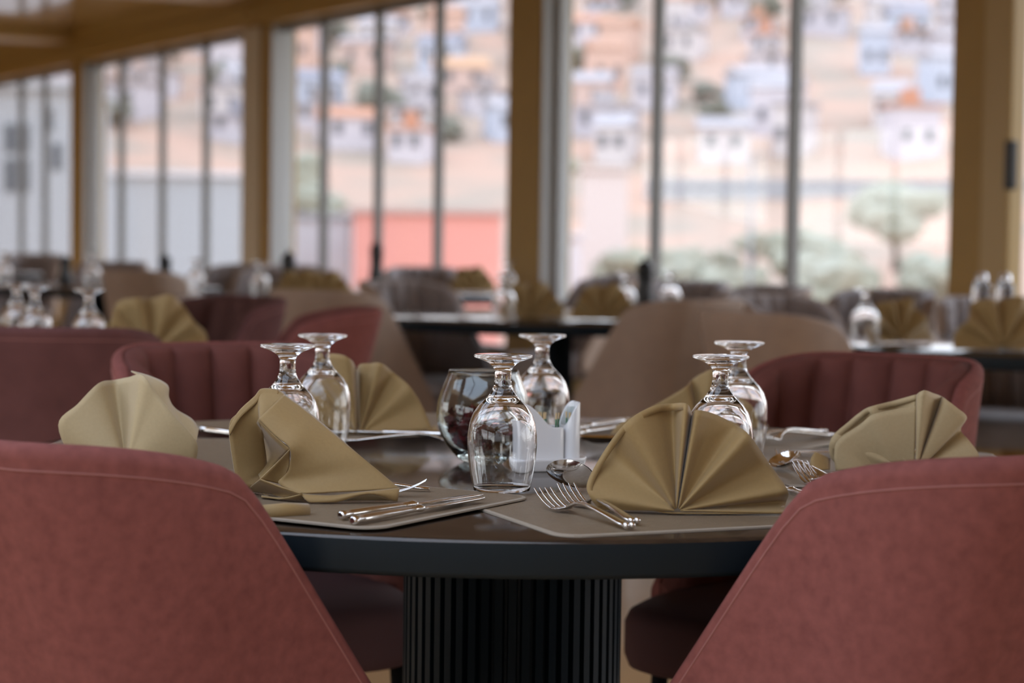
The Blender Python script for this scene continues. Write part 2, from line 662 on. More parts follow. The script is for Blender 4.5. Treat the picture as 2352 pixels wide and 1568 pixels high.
def house_proto(w, d, h, gable, wm, rm):
    b = MB()
    b.box((-w / 2, -d / 2, -3), (w / 2, d / 2, h))
    wall = b.mesh('walls', wm)
    r = MB()
    e = .35
    if gable:
        p = [(-w / 2 - e, -d / 2 - e, h), (w / 2 + e, -d / 2 - e, h), (w / 2 + e, d / 2 + e, h), (-w / 2 - e, d / 2 + e, h),
             (-w / 2 - e, 0, h + d * .28), (w / 2 + e, 0, h + d * .28)]
        r.add(p, [(0, 1, 5, 4), (2, 3, 4, 5), (0, 4, 3), (1, 2, 5), (3, 2, 1, 0)], 0, False)
    else:
        r.box((-w / 2 - e, -d / 2 - e, h), (w / 2 + e, d / 2 + e, h + .35))
        r.box((-w / 5, -d / 5, h + .35), (w / 8, d / 6, h + 2.0))
    roof = r.mesh('roof', rm)
    g = MB()
    n = max(2, int(w / 2.6))
    for fl_ in range(max(1, int(h / 3))):
        for i in range(n):
            x = -w / 2 + w * (i + .5) / n
            g.box((x - .45, -d / 2 - .06, fl_ * 3 + 1.0), (x + .45, -d / 2 + .02, fl_ * 3 + 2.3))
    wins = g.mesh('window', M['far_window'])
    return wall, roof, wins


WSEQ = [0, 1, 0, 2, 3, 1, 0, 5, 2, 1, 0, 4]
RSEQ = [0, 1, 3, 1, 2, 5, 1, 4, 3, 1]
PROTO = []
for i in range(36):
    rr = random.Random(100 + i)
    w_, r_ = WSEQ[i % 12], RSEQ[i % 10]
    PROTO.append((w_, r_) + house_proto(rr.uniform(3.4, 6.6), rr.uniform(3.6, 5.5), rr.choice([2.2, 2.8, 3.2, 4.6]), i % 3 != 0, WM[w_], RM[r_]))
WN = ('white', 'cream', 'pale grey', 'peach', 'bluish', 'apricot')
RN = ('terracotta', 'pale grey', 'orange', 'brown', 'rust', 'dark grey')


def bay_of(x, y):
    px = 1176 + x / y * F
    return ('leftmost' if px < 175 else 'second' if px < 590 else 'third' if px < 1200 else 'right')


rr = random.Random(5)
y = 224.0
n_house = 0
HOUSES = []
while y < 640 and n_house < 290:
    step = 5.6 + y * .0125
    x = -.255 * y
    while x < .222 * y and n_house < 290:
        if rr.random() < .86:
            hx, hy = x + rr.uniform(-1.6, 1.6), y + rr.uniform(-4, 4)
            if any(math.hypot(hx - a_, hy - c_) < 6.4 for a_, c_ in HOUSES):
                x += 2
                continue
            wi_, ri_, wl, rf, wi = rr.choice(PROTO)
            lab = 'blurred %s house with %s roof on the hillside, seen through the %s bay' % (WN[wi_], RN[ri_], bay_of(hx, hy))
            o = thing('house', lab, 'house', (hx, hy, hill_z(hx, hy) + .3), rr.uniform(-.5, .5), 'blurred hillside town houses')
            put('walls', wl, o)
            put('roof', rf, o)
            put('windows', wi, o)['kind'] = 'stuff'
            HOUSES.append((hx, hy))
            n_house += 1
        x += step + rr.uniform(0, 3)
    y *= 1.058


def block(name, label, px0, px1, y_top, Y, depth, wm, rmat, cat='building', windows=()):
    a, c = at(px0, 528, Y), at(px1, 528, Y)
    zt_ = at((px0 + px1) / 2, y_top, Y).z
    cx = (a.x + c.x) / 2
    w = c.x - a.x
    base = hill_z(cx, Y) - 1
    o = thing(name, label, cat, (cx, Y + depth / 2, base))
    q = MB()
    q.box((-w / 2, -depth / 2, 0), (w / 2, depth / 2, zt_ - base))
    q.build('walls', wm, o)
    q = MB()
    q.box((-w / 2 - .3, -depth / 2 - .3, zt_ - base), (w / 2 + .3, depth / 2 + .3, zt_ - base + .3))
    q.build('roof', rmat, o)
    for (p0, q0, p1, q1) in windows:
        A, B_ = at(p0, q0, Y), at(p1, q1, Y)
        q = MB()
        q.box((A.x - cx, -depth / 2 - .08, B_.z - base), (B_.x - cx, -depth / 2 + .05, A.z - base))
        q.build('window', M['far_window'], o)
    return o


M['coral'] = mat('coral_render', (0.62, 0.26, 0.21), 0.9)
M['coral_roof'] = mat('coral_roof', (0.45, 0.31, 0.27), 0.9)
M['cream_r'] = mat('cream_render', (0.57, 0.47, 0.43), 0.9)
M['white_r'] = mat('white_render', (0.58, 0.54, 0.54), 0.9)
M['greyw'] = mat('grey_white_render', (0.36, 0.36, 0.365), 0.9)
block('coral_building', 'low coral red building outside, left of the central column', 812, 1150, 490, 118, 9, M['coral'], M['coral_roof'])
block('cream_building', 'tall cream building outside, just right of the central column', 1345, 1440, 392, 150, 9, M['cream_r'], M['cream_r'])
block('white_building', 'narrow white building outside, beside the central column', 1285, 1335, 545, 130, 6, M['white_r'], M['white_r'])
block('grey_building', 'grey white facade with dark windows at far left of the view', -60, 160, 205, 82, 8, M['greyw'], M['greyw'],
      windows=((12, 285, 36, 350), (44, 285, 66, 350), (12, 365, 36, 440), (44, 365, 66, 440), (100, 250, 120, 300), (120, 330, 140, 390)))
block('low_building', 'long low pale grey building outside, behind the second window bay', 238, 560, 405, 112, 10, M['greyw'], M['white_r'])
block('pale_building', 'low white building outside, left of the coral one', 640, 800, 500, 125, 6, M['white_r'], M['greyw'])
# retaining wall of the road below the town
b = MB()
L_ = at(1480, 528, 206).x
for i in range(1):
    b.box((L_, 205.4, 3.0), (60, 206, 6.4))
tag(b.build('retaining_wall', mat('pale_concrete', (0.28, 0.275, 0.28), 0.9)), 'long pale concrete wall crossing the hillside below the houses', 'wall')

M['leaf'] = mat('hazy_olive_leaves', (0.30, 0.285, 0.215), 0.9, noise=(0.9, (0.22, 0.215, 0.16), 0.2))  # haze over the slope put into the pale leaf colour
M['bark'] = mat('bark', (0.12, 0.09, 0.07), 0.9)


def tree_proto(seed):
    r_ = random.Random(seed)
    bm = bmesh.new()
    for i in range(9):
        c = Vector((r_.uniform(-1.5, 1.5), r_.uniform(-1.5, 1.5), r_.uniform(1.6, 4.0)))
        m4 = Matrix.Translation(c) @ Matrix.Diagonal((r_.uniform(.9, 1.5), r_.uniform(.9, 1.5), r_.uniform(.8, 1.3), 1))
        s = bmesh.ops.create_icosphere(bm, subdivisions=2, radius=1.0, matrix=m4)
        for v in s['verts']:
            v.co += (v.co - c) * r_.uniform(-.2, .25)
    me = bpy.data.meshes.new('crown')
    bm.to_mesh(me)
    bm.free()
    me.materials.append(M['leaf'])
    t = MB()
    t.tube([(0, 0, -1), (.05, 0, 1), (0, .05, 2.4)], [.28, .2, .12], 8)
    return me, t.mesh('trunk', M['bark'])


TAKEN = []
TREES = [tree_proto(s) for s in range(4)]
M['leaf_keep'], M['leaf'] = M['leaf'], mat('dark_olive_leaves', (0.16, 0.155, 0.12), 0.9)
DARK = [tree_proto(s) for s in range(4, 8)]
M['leaf'] = M['leaf_keep']


def tree(px, py, Y, s, group='blurred trees on the slope'):
    p = at(px, py, Y)
    s *= .72
    for (qx, qy, qs) in TAKEN:
        if math.hypot(p.x - qx, Y - qy) < 2.9 * (s + qs):
            return
    if any(math.hypot(p.x - a_, Y - c_) < 3.6 + 2.6 * s for a_, c_ in HOUSES):
        return
    TAKEN.append((p.x, Y, s))
    label = 'hazy green blurred tree on the slope outside, %s in the %s bay' % ('high up' if py < 300 else 'halfway up' if py < 530 else 'low down', bay_of(p.x, Y))
    o = thing('tree', label, 'tree', (p.x, Y, p.z - 2.6 * s), random.uniform(0, 6), group)
    o.scale = (s * 1.25, s * 1.25, s)
    me, tr = random.choice(TREES)
    put('crown', me, o)
    put('trunk', tr, o)


for (px, py, Y, s) in [(1560, 620, 140, 1.1), (1540, 660, 132, 1.2), (1620, 670, 130, 1.3), (1700, 672, 128, 1.2), (1650, 610, 150, .7),
                       (1732, 505, 150, .9), (1732, 560, 148, .7), (1880, 640, 135, 1.3), (1950, 600, 140, 1.6), (1920, 665, 125, 1.4),
                       (2030, 640, 130, 1.8), (2100, 665, 126, 1.6), (2150, 655, 126, 1.4), (2060, 500, 170, 1.7), (2110, 515, 165, 1.3),
                       (1835, 580, 140, 1.0), (1970, 292, 250, 1.5), (1935, 296, 252, 1.2), (1905, 225, 330, 2.2), (1960, 222, 330, 2.0),
                       (2080, 225, 330, 1.8), (2150, 220, 330, 2.0), (1760, 208, 330, 1.6), (1790, 205, 335, 1.8), (1635, 345, 230, 1.1),
                       (1660, 335, 232, 1.0), (690, 420, 150, 1.5), (725, 425, 148, 1.2), (655, 428, 150, .9), (930, 240, 300, 1.6),
                       (980, 250, 300, 1.4), (1110, 125, 400, 1.8), (1160, 120, 400, 1.5), (840, 105, 420, 1.9), (700, 110, 420, 1.6),
                       (1300, 385, 200, .8), (1430, 620, 120, .8), (720, 470, 140, 1.0), (545, 470, 125, 1.0), (420, 150, 380, 1.5)]:
    tree(px, py, Y, s)
rr = random.Random(17)
for i in range(160):
    ty_ = rr.uniform(225, 480)
    tx_ = rr.uniform(-.25, .21) * ty_
    sc_ = rr.uniform(.5, 1.0)
    if any(math.hypot(tx_ - a_, ty_ - c_) < 4.2 + 2.8 * sc_ for a_, c_ in HOUSES) or any(math.hypot(tx_ - a_, ty_ - c_) < 2.9 * (sc_ + q_) for a_, c_, q_ in TAKEN):
        continue
    TAKEN.append((tx_, ty_, sc_))
    o = thing('tree', 'dark green blurred tree among the hillside houses, seen through the %s bay' % bay_of(tx_, ty_), 'tree',
              (tx_, ty_, hill_z(tx_, ty_)), rr.uniform(0, 6), 'blurred trees among the houses')
    o.scale = (sc_ * 1.3, sc_ * 1.3, sc_)
    put('crown', DARK[i % 4][0], o)
    put('trunk', DARK[i % 4][1], o)
# thin lamp post standing on the slope
b = MB()
p = at(1727, 360, 120)
b.tube([(p.x, 120, -9), (p.x, 120, p.z)], [.12, .08], 8)
b.tube([(p.x, 120, p.z), (p.x + .9, 120, p.z + .15)], [.06, .05], 6)
tag(b.build('lamp_post', mat('galvanised_post', (0.2, 0.21, 0.23), 0.6)), 'thin grey post rising on the slope outside, right bay', 'lamp post')

# ================================================================== CHAIRS
def u_curve():
    """plan of the shell from the left wing front, round the back, to the right wing front:
    list of (x, y, nx, ny, wing) with wing 0 on the back and 0..1 along the wing"""
    out = []
    hw, yb, r = .172, -.235, .088
    nW, nC, nB = 12, 12, 44
    for i in range(nW):
        t = i / nW
        y = .085 + (yb + r - .085) * t
        x = -hw - .050 * (1 - t) ** 1.2
        out.append((x, y, -.98, .17 * (t - 1) - .02, 1 - t))
    for i in range(nC):
        a = PI + (PI / 2) * i / nC
        out.append((-hw + r + r * math.cos(a), yb + r + r * math.sin(a), math.cos(a), math.sin(a), 0))
    for i in range(nB + 1):
        t = i / nB
        out.append(((-hw + r) + 2 * (hw - r) * t, yb - .012 * math.sin(PI * t), 0, -1, 0))
    mirror = [(-x, y, -nx, ny, w) for (x, y, nx, ny, w) in out[:nW + nC]][::-1]
    return out + mirror


UC = u_curve()
ARC = [0]
for i in range(1, len(UC)):
    ARC.append(ARC[-1] + math.hypot(UC[i][0] - UC[i - 1][0], UC[i][1] - UC[i - 1][1]))
ZB = .415
CH = .856


def top_h(i):
    x, y, nx, ny, w = UC[i]
    if w > 0:
        ws = w - .10 * (1 - math.exp(-w / .10))
        return CH - .028 - .37 * ws
    c = abs(nx)                       # 0 on the back, 1 where the wing starts
    t = math.asin(min(1, c)) / (PI / 2)
    return CH - .028 * t ** 3


def shell_pt(i, z, off):
    x, y, nx, ny, w = UC[i]
    x, y = x + nx * off, y + ny * off
    k_ = z - .45
    bk = max(0.0, -ny) if w == 0 else 0.0
    return (x * (1 + .24 * k_ * (1 - .55 * w) - .03), y - k_ * (.20 * bk + .06), z)


def loft(section, n):
    """section(i) -> closed list of points"""
    b = MB()
    rows = [section(i) for i in range(n)]
    b.grid(rows, close=True)
    L = len(rows[0])
    for r, rev in ((rows[0], True), (rows[-1], False)):
        c = Vector((0, 0, 0))
        for p_ in r:
            c += Vector(p_)
        c /= L
        fs = [(j, (j + 1) % L, L) for j in range(L)]
        b.add(list(r) + [c], fs)
    return b


def chair_meshes(outer, inner, seam):
    n = len(UC)

    def sec_outer(i):
        zt_ = top_h(i)
        r = .016
        pts = [shell_pt(i, ZB + (zt_ - r - ZB) * j / 7, .020) for j in range(8)]
        pts += [shell_pt(i, zt_ - r + r * math.sin(a), .004 + r * math.cos(a)) for a in (.4, .8, 1.2, 1.57)]
        pts += [shell_pt(i, zt_ - .002 - (zt_ - .004 - ZB) * j / 3, .001) for j in range(0, 4)]
        return pts

    pitch = (ARC[-1]) / 14.0

    def sec_inner(i):
        zt_ = top_h(i) - .004
        r = .014
        ph = ((ARC[i] / pitch) % 1.0)
        bump = .021 * (abs(math.sin(PI * ph)) ** .5)
        o = -.017 - bump
        zb = ZB + .04
        pts = [shell_pt(i, zb + (zt_ - zb) * j / 3, -.001) for j in range(4)]
        pts += [shell_pt(i, zt_ - r + r * math.sin(a), o + (-o - .002) * (1 - math.cos(a))) for a in (1.2, .8, .4)]
        pts += [shell_pt(i, zt_ - r - (zt_ - r - zb) * j / 5, o) for j in range(0, 6)]
        return pts

    so = loft(sec_outer, n).mesh('outer_shell', outer)
    si = loft(sec_inner, n).mesh('channelled_back', inner)
    sm = MB()
    sm.tube([shell_pt(i, top_h(i) - .026, .0198) for i in range(n)], .0011, 6)
    ms = sm.mesh('seam', seam)
    # seat cushion
    def sup(a, rx, ry, e=.5):
        c, s = math.cos(a), math.sin(a)
        return rx * math.copysign(abs(c) ** e, c), ry * math.copysign(abs(s) ** e, s)
    st = MB()
    prof = [(.0, .388), (.9, .388), (.97, .395), (1.0, .415), (1.0, .462), (.97, .478), (.9, .487), (.6, .492), (.0, .494)]
    rows = []
    for (f_, z) in prof:
        ring = []
        for j in range(40):
            sx_, sy_ = sup(2 * PI * j / 40, .204 * max(f_, .001), .258 * max(f_, .001))
            back_ = max(0.0, -sy_ / .258)
            ring.append((sx_ * (1 - .34 * back_ ** 1.3), sy_ * (1 - .10 * back_) + .050, z))
        rows.append(ring)
    st.grid(rows, close=True)
    seat = st.mesh('seat', M['grey'] if inner is M['grey'] else M['seat_shaded'])
    un = MB()
    un.lathe([(.0, .375), (.135, .375), (.145, .38), (.145, .392), (0, .392)], 32)
    under = un.mesh('seat_base', M['under'])
    legs = []
    for sx in (-1, 1):
        for sy in (-1, 1):
            l_ = MB()
            l_.tube([(sx * .19, sy * .11 + .01, .39), (sx * .205, sy * .15 - .01, 0.0)], [.014, .010], 10)
            legs.append(l_.mesh('leg', M['leg']))
    return so, si, ms, seat, under, legs


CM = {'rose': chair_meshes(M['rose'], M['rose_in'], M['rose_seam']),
      'rose_shaded': chair_meshes(M['rose_shaded'], M['rose_shaded_in'], M['rose_seam']),
      'tan': chair_meshes(M['tan'], M['grey'], M['tan_seam'])}


def chair(x, y, face, kind, label, group=None):
    """face: heading in degrees of the direction the sitter looks, 0 = +Y, positive to the left"""
    o = thing('dining_chair', label, 'chair', (x, y, 0), math.radians(face), group)
    so, si, ms, seat, under, legs = CM[kind]
    put('outer_shell', so, o)
    put('channelled_back', si, o)
    put('seam', ms, o)
    put('seat', seat, o)
    put('seat_base', under, o)
    for l_ in legs:
        put('leg', l_, o)
    return o


def chair_at(tx, ty, ang, rad, kind, label, group=None, twist=0):
    """chair round a table centre; ang measured from -Y towards +X; rad = table centre to back of shell"""
    a = math.radians(ang)
    ox, oy = math.sin(a), -math.cos(a)
    r = rad - .25
    return chair(tx + ox * r, ty + oy * r, ang + twist, kind, label, group)


# ================================================================== TABLES
def superpoly(w, h, r, n=6):
    pts = []
    for cx, cy_, a0 in ((w / 2 - r, h / 2 - r, 0), (-w / 2 + r, h / 2 - r, PI / 2), (-w / 2 + r, -h / 2 + r, PI), (w / 2 - r, -h / 2 + r, 1.5 * PI)):
        for i in range(n + 1):
            a = a0 + PI / 2 * i / n
            pts.append((cx + r * math.cos(a), cy_ + r * math.sin(a)))
    return pts


R_T = .70
TC = (.005, 2.78)


def table(x, y, R, label, detailed=False, group=None):
    o = thing('round_table', label, 'table', (x, y, 0), 0, group)
    t = MB()
    t.lathe([(0.0001, TOP), (R - .004, TOP), (R - .001, TOP - .0015), (R, TOP - .004)], 128)
    t.build('tabletop', M['wood'], o)
    t = MB()
    t.lathe([(R, TOP - .004), (R, TOP - .034), (R - .003, TOP - .040), (R - .02, TOP - .041), (0.0001, TOP - .041)], 128)
    t.build('edge_band', M['edge'], o)
    t = MB()
    t.lathe([(0.0001, 0), (.30, 0), (.30, .012), (.292, .018), (.15, .022), (0.0001, .022)], 64)
    t.build('base_plate', M['edge'], o)
    if detailed:
        t = MB()
        t.lathe([(.136, .02), (.136, TOP - .041)], 64)
        t.build('pedestal', M['edge'], o)
        sl = MB()
        w = .0066
        sl.add([(-w, 0, .022), (w, 0, .022), (w * .75, .010, .022), (-w * .75, .010, .022),
                (-w, 0, TOP - .041), (w, 0, TOP - .041), (w * .75, .010, TOP - .041), (-w * .75, .010, TOP - .041)],
               [(3, 2, 1, 0), (4, 5, 6, 7), (0, 1, 5, 4), (1, 2, 6, 5), (2, 3, 7, 6), (3, 0, 4, 7)], 0, False)
        sm = sl.mesh('slat', M['slat'])
        N = 52
        for i in range(N):
            a = 2 * PI * i / N
            s = put('slat', sm, o)
            s.location = (.136 * math.cos(a), .136 * math.sin(a), 0)
            s.rotation_euler = (0, 0, a - PI / 2)
    else:
        t = MB()
        N = 144
        vs = []
        for z in (.02, TOP - .041):
            for i in range(N):
                a = 2 * PI * i / N
                r = .050 if i % 4 in (0, 1) else .046
                vs.append((r * math.cos(a), r * math.sin(a), z))
        t.add(vs, [(i, (i + 1) % N, N + (i + 1) % N, N + i) for i in range(N)], 0, False)
        t.build('pedestal', M['slat'], o)
    return o


table(TC[0], TC[1], R_T, 'large round dark wood table with blue black edge and slatted pedestal, in the foreground', True)

# chairs of the main table
chair(.335, 2.275, 42, 'rose', 'rose velvet bucket chair, its plain back filling the lower right foreground', 'rose chairs at the front table')
chair(-.315, 2.28, -41, 'rose', 'rose velvet bucket chair, its plain back filling the lower left foreground', 'rose chairs at the front table')
chair(.47, 3.30, 146, 'rose', 'rose chair facing us with channelled back, behind the right hand goblets', 'rose chairs at the front table')
chair(-.40, 3.36, -157, 'rose', 'rose chair facing us with channelled back, behind the left hand goblets', 'rose chairs at the front table')

# ------------------------------------------------------------------ placemats
def placemat(px, py, ang, label, dz=0.0, w=.45, d=.325, group='taupe placemats'):
    o = thing('placemat', label, 'placemat', (px, py, TOP + dz), math.radians(ang), group)
    b = MB()
    b.prism(superpoly(w - .004, d - .004, .028), .0004, .0026)
    mod_bevel(b.build('leather_sheet', M['mat'], o), .0008, 2)
    e = MB()
    out = superpoly(w, d, .03)
    inn = superpoly(w - .008, d - .008, .026)
    n = len(out)
    vs = [(p_[0], p_[1], .0003) for p_ in out] + [(p_[0], p_[1], .0022) for p_ in out] + [(p_[0], p_[1], .0030) for p_ in inn] + [(p_[0], p_[1], .0003) for p_ in inn]
    fs = []
    for i in range(n):
        k_ = (i + 1) % n
        for a in range(4):
            b2 = (a + 1) % 4
            fs.append((a * n + i, a * n + k_, b2 * n + k_, b2 * n + i))
    e.add(vs, fs, 0, False)
    e.build('edge_piping', M['mat_edge'], o)
    return o


def seat_xy(ang, r, x=0.0):
    a = math.radians(ang)
    o = Vector((math.sin(a), -math.cos(a)))
    rt = Vector((math.cos(a), math.sin(a)))
    return Vector((TC[0], TC[1])) + o * r + rt * x


SEATS = {'FR': 23, 'FL': -31, 'R': 84, 'L': -92, 'RR': 146, 'RL': -150}
MLAB = {'FR': 'taupe leather placemat at the front right, under the two forks',
        'FL': 'taupe leather placemat at the front left, under the two knives',
        'R': 'taupe leather placemat at the right side of the table, beside the front right chair',
        'L': 'taupe leather placemat at the left side, under the leftmost napkin',
        'RR': 'taupe leather placemat at the back right, in front of the channelled rose chair',
        'RL': 'taupe leather placemat at the back left, behind the glass bowl'}
for kx, dz in (('FR', 0), ('FL', .0034), ('R', .0034), ('L', .0), ('RR', 0), ('RL', .0034)):
    p = seat_xy(SEATS[kx], .49)
    placemat(p.x, p.y, SEATS[kx], MLAB[kx], dz)

# ------------------------------------------------------------------ goblets
def goblet_mesh():
    # stands upside down on its rim; z measured from the table
    outer = [(.0330, .0000), (.0343, .006), (.0372, .020), (.0397, .036), (.0410, .052), (.0408, .064), (.0388, .078),
             (.0345, .090), (.0285, .0985), (.0225, .1045), (.0172, .1100), (.0130, .1165), (.0106, .1225), (.0097, .130),
             (.0096, .1365), (.0102, .1410), (.0125, .1450), (.0175, .1490), (.0240, .1520), (.0300, .1540), (.0335, .1552),
             (.0345, .1565), (.0343, .1580), (.0335, .1586), (.0200, .1588), (.0001, .1588)]
    inner = [(.0001, .1070), (.0060, .1068), (.0120, .1055), (.0185, .1020), (.0255, .0962), (.0322, .0880), (.0368, .0770),
             (.0390, .064), (.0393, .052), (.0381, .036), (.0357, .020), (.0330, .006), (.0319, .0006), (.0323, .0)]
    b = MB()
    b.lathe(outer[::-1] + [(.0325, -.0000)] + inner[::-1], 56)
    return b.mesh('goblet_body', M['glass'])


GM = goblet_mesh()


def goblet(p, label, group='upturned goblets on the front table'):
    o = bpy.data.objects.new('goblet', GM)
    C.objects.link(o)
    o.location = p
    return tag(o, label, 'glass', group)


def foot(px, py):
    return on_z(px, py, TOP + .1585)


for (px, py, lab, dz) in [
    (1156, 826, 'clear upturned goblet nearest the camera, in front of the glass bowl', .006),
    (661, 802, 'clear upturned goblet right behind the front left napkin', .006),
    (741, 773, 'clear upturned goblet at the back left, in front of the fan napkin', .003),
    (1246, 769, 'clear upturned goblet behind the white ceramic caddy', .0005),
    (1656, 822, 'clear upturned goblet right behind the front right fan napkin', .003),
    (1698, 790, 'clear upturned goblet at the back right, in front of the channelled chair', .003)]:
    p = foot(px, py)
    goblet((p.x, p.y, TOP + dz), lab)

# ------------------------------------------------------------------ glass bowl with petals and tealight
bp_ = tbl(1109, 1060)
BX, BY = bp_.x, bp_.y
o = thing('glass_bowl', 'round clear glass bowl holding dark red petals, left of the white caddy', 'bowl', (BX, BY, TOP + .0005))
outer = [(.0001, 0), (.026, 0), (.031, .003), (.040, .011), (.050, .023), (.0575, .037), (.0618, .052), (.0628, .066), (.0612, .080),
         (.0573, .094), (.0515, .108), (.0476, .1175), (.0470, .121), (.0462, .1225), (.0452, .121)]
inner = [(.0458, .117), (.0498, .1075), (.0555, .0935), (.0593, .080), (.0608, .066), (.0598, .052), (.0555, .038), (.0480, .0245), (.037, .0140), (.026, .0090), (.0001, .0080)]
b = MB()
b.lathe(outer + inner, 64)
b.build('bowl_body', M['glass_bowl'], o)
rr = random.Random(3)
b = MB()
for i in range(430):
    z = rr.uniform(.014, .060)
    rmax = {0: .030, 1: .040, 2: .048, 3: .053}[min(3, int((z - .012) / .011))]
    a, q_ = rr.uniform(0, 2 * PI), rmax * math.sqrt(rr.random()) * .88
    x, y = q_ * math.cos(a), q_ * math.sin(a)
    if math.hypot(x - .018, y + .012) < .022:
        continue
    c = Vector((x, y, z))
    rot = Matrix.Rotation(rr.uniform(0, 6.3), 3, 'Z') @ Matrix.Rotation(rr.uniform(-1.2, 1.2), 3, 'X') @ Matrix.Rotation(rr.uniform(-1.2, 1.2), 3, 'Y')
    s = rr.uniform(.006, .011)
    vs = []
    for j in range(3):
        for i2 in range(3):
            lx, ly = (i2 - 1) * s * (.7 if j == 2 else 1), (j - 1) * s
            vs.append(c + rot @ Vector((lx, ly, .5 * s * ((i2 - 1) ** 2 + .6 * (j - 1) ** 2))))
    b.add(vs, [(0, 1, 4, 3), (1, 2, 5, 4), (3, 4, 7, 6), (4, 5, 8, 7)])
pt = b.build('dried_petals', M['petal'], None, (BX, BY, TOP + .0005), kind='stuff')
tag(pt, 'heap of dark red dried petals inside the glass bowl', 'petals')
o = thing('tealight', 'small grey tealight candle among the petals in the glass bowl', 'candle', (BX + .018, BY - .012, TOP + .034))
b = MB()
b.lathe([(.0001, 0), (.0185, 0), (.0190, .001), (.0192, .017), (.0197, .0175), (.0192, .018), (.0186, .017), (.0184, .0135), (.0001, .0135)], 40)
b.build('cup', M['alu'], o)
b = MB()
b.lathe([(.0001, .0137), (.0183, .0137), (.0178, .0145), (.0001, .0140)], 40)
b.build('wax', M['wax'], o)
b = MB()
b.tube([(0, 0, .014), (.0006, 0, .018), (.001, .0004, .021)], .0006, 6)
b.build('wick', M['wick'], o)

# ------------------------------------------------------------------ white caddy with toothpicks
cp = Vector((.049, 2.703))
cyaw = math.radians(17)
o = thing('ceramic_caddy', 'white ceramic caddy with slanted holders on a small tray, beside the nearest goblet', 'caddy', (cp.x, cp.y, TOP + .0005), cyaw)
b = MB()
prof = [(.88, 0.0), (.90, .001), (.93, .005), (1.0, .013), (1.01, .0165), (.985, .017), (.955, .0145), (.90, .010), (.0, .009)]
rows = []
base_out = superpoly(.098, .062, .026, 10)
for s, z in prof:
    rows.append([(p_[0] * max(s, .001), p_[1] * max(s, .001), z) for p_ in base_out])
rows.insert(0, [(p_[0] * .001, p_[1] * .001, 0) for p_ in base_out])
b.grid(rows, close=True)
b.build('tray', M['ceramic'], o)


def holder(poly, z0, hfun, wall=.0032):
    """hollow holder: footprint polygon (counter clockwise), top height per point"""
    n = len(poly)
    c = Vector((sum(p_[0] for p_ in poly) / n, sum(p_[1] for p_ in poly) / n))
    inn = []
    for p_ in poly:
        d_ = Vector(p_) - c
        inn.append(c + d_ * (1 - wall / max(d_.length, .004)))
    rows = [[(p_[0], p_[1], z0) for p_ in poly],
            [(p_[0], p_[1], hfun(p_) - .002) for p_ in poly],
            [(p_[0] * .9 + q_[0] * .1, p_[1] * .9 + q_[1] * .1, hfun(p_) - .0006) for p_, q_ in zip(poly, inn)],
            [((p_[0] + q_[0]) / 2, (p_[1] + q_[1]) / 2, hfun(p_)) for p_, q_ in zip(poly, inn)],
            [(p_[0] * .1 + q_[0] * .9, p_[1] * .1 + q_[1] * .9, hfun(p_) - .0006) for p_, q_ in zip(poly, inn)],
            [(q_[0], q_[1], hfun(p_) - .002) for p_, q_ in zip(poly, inn)],
            [(q_[0], q_[1], z0 + .004) for q_ in inn]]
    b_ = MB()
    b_.grid(rows, close=True)
    b_.add(rows[-1], [tuple(range(n))])
    b_.add(rows[0], [tuple(range(n - 1, -1, -1))])
    return b_


def off(poly, dx, dy):
    return [(p_[0] + dx, p_[1] + dy) for p_ in poly]


def dense(poly, k_=5):
    out = []
    for i in range(len(poly)):
        a_, c_ = Vector(poly[i]), Vector(poly[(i + 1) % len(poly)])
        m_ = max(1, int((c_ - a_).length / .004))
        for j in range(m_):
            out.append(tuple(a_.lerp(c_, j / m_)))
    return out


PA = dense(off(superpoly(.058, .040, .007, 5), -.0125, 0))


def ha(p_):
    t = 1 - (p_[0] + .0415) / .043
    t = min(1, max(0, t))
    return .056 + .031 * (t * t * (3 - 2 * t)) ** .8


holder(PA, .0085, ha).build('left_holder', M['ceramic'], o)
PB = dense(off(superpoly(.0215, .040, .0105, 8), .0285, 0))


def hb(p_):
    t = min(1, max(0, (p_[0] - .0178) / .0215))
    return .058 + .030 * math.sin(t * PI / 2)


holder(PB, .0085, hb).build('right_holder', M['ceramic'], o)
rr = random.Random(8)
tp_b = MB()
tp_b.tube([(0, 0, 0), (0, 0, .060)], [.0010, .0010], 6)
tp_me = tp_b.mesh('stick', M['pick'])
tt_b = MB()
tt_b.tube([(0, 0, .040), (0, 0, .052)], [.0012, .0012], 6)
tt_me = tt_b.mesh('green_band', M['pick_tip'])
tw_b = MB()
tw_b.box((-.0045, -.0005, -.002), (.0045, .0005, .068))
tw_me = tw_b.mesh('wrapper', M['wrap'])
cm4 = Matrix.Translation((cp.x, cp.y, TOP)) @ Matrix.Rotation(cyaw, 4, 'Z')
for i in range(18):
    left = i < 11
    lx = rr.uniform(-.012, .010) if left else rr.uniform(.024, .033)
    ly = rr.uniform(-.012, .012)
    wp = cm4 @ Vector((lx, ly, .0145))
    q = thing('toothpick', 'clear wrapped toothpick standing in the white ceramic caddy', 'toothpick', wp, rr.uniform(0, 3), 'wrapped toothpicks in the caddy')
    q.rotation_euler = (rr.uniform(-.10, .10), rr.uniform(-.06, .12), rr.uniform(-.6, .6) + cyaw)
    put('stick', tp_me, q)
    put('green_band', tt_me, q)
    put('wrapper', tw_me, q)

# ------------------------------------------------------------------ cutlery
def strip(b, stations, n=8):
    """stations: (y, z, half width, half thickness)"""
    rows = []
    for (y, z, w, t) in stations:
        rows.append([(w * math.cos(2 * PI * k_ / n), y, z + t * math.sin(2 * PI * k_ / n)) for k_ in range(n)])
    b.grid(rows, close=True)
    for r in (rows[0], rows[-1]):
        b.add(r, [tuple(range(n))])


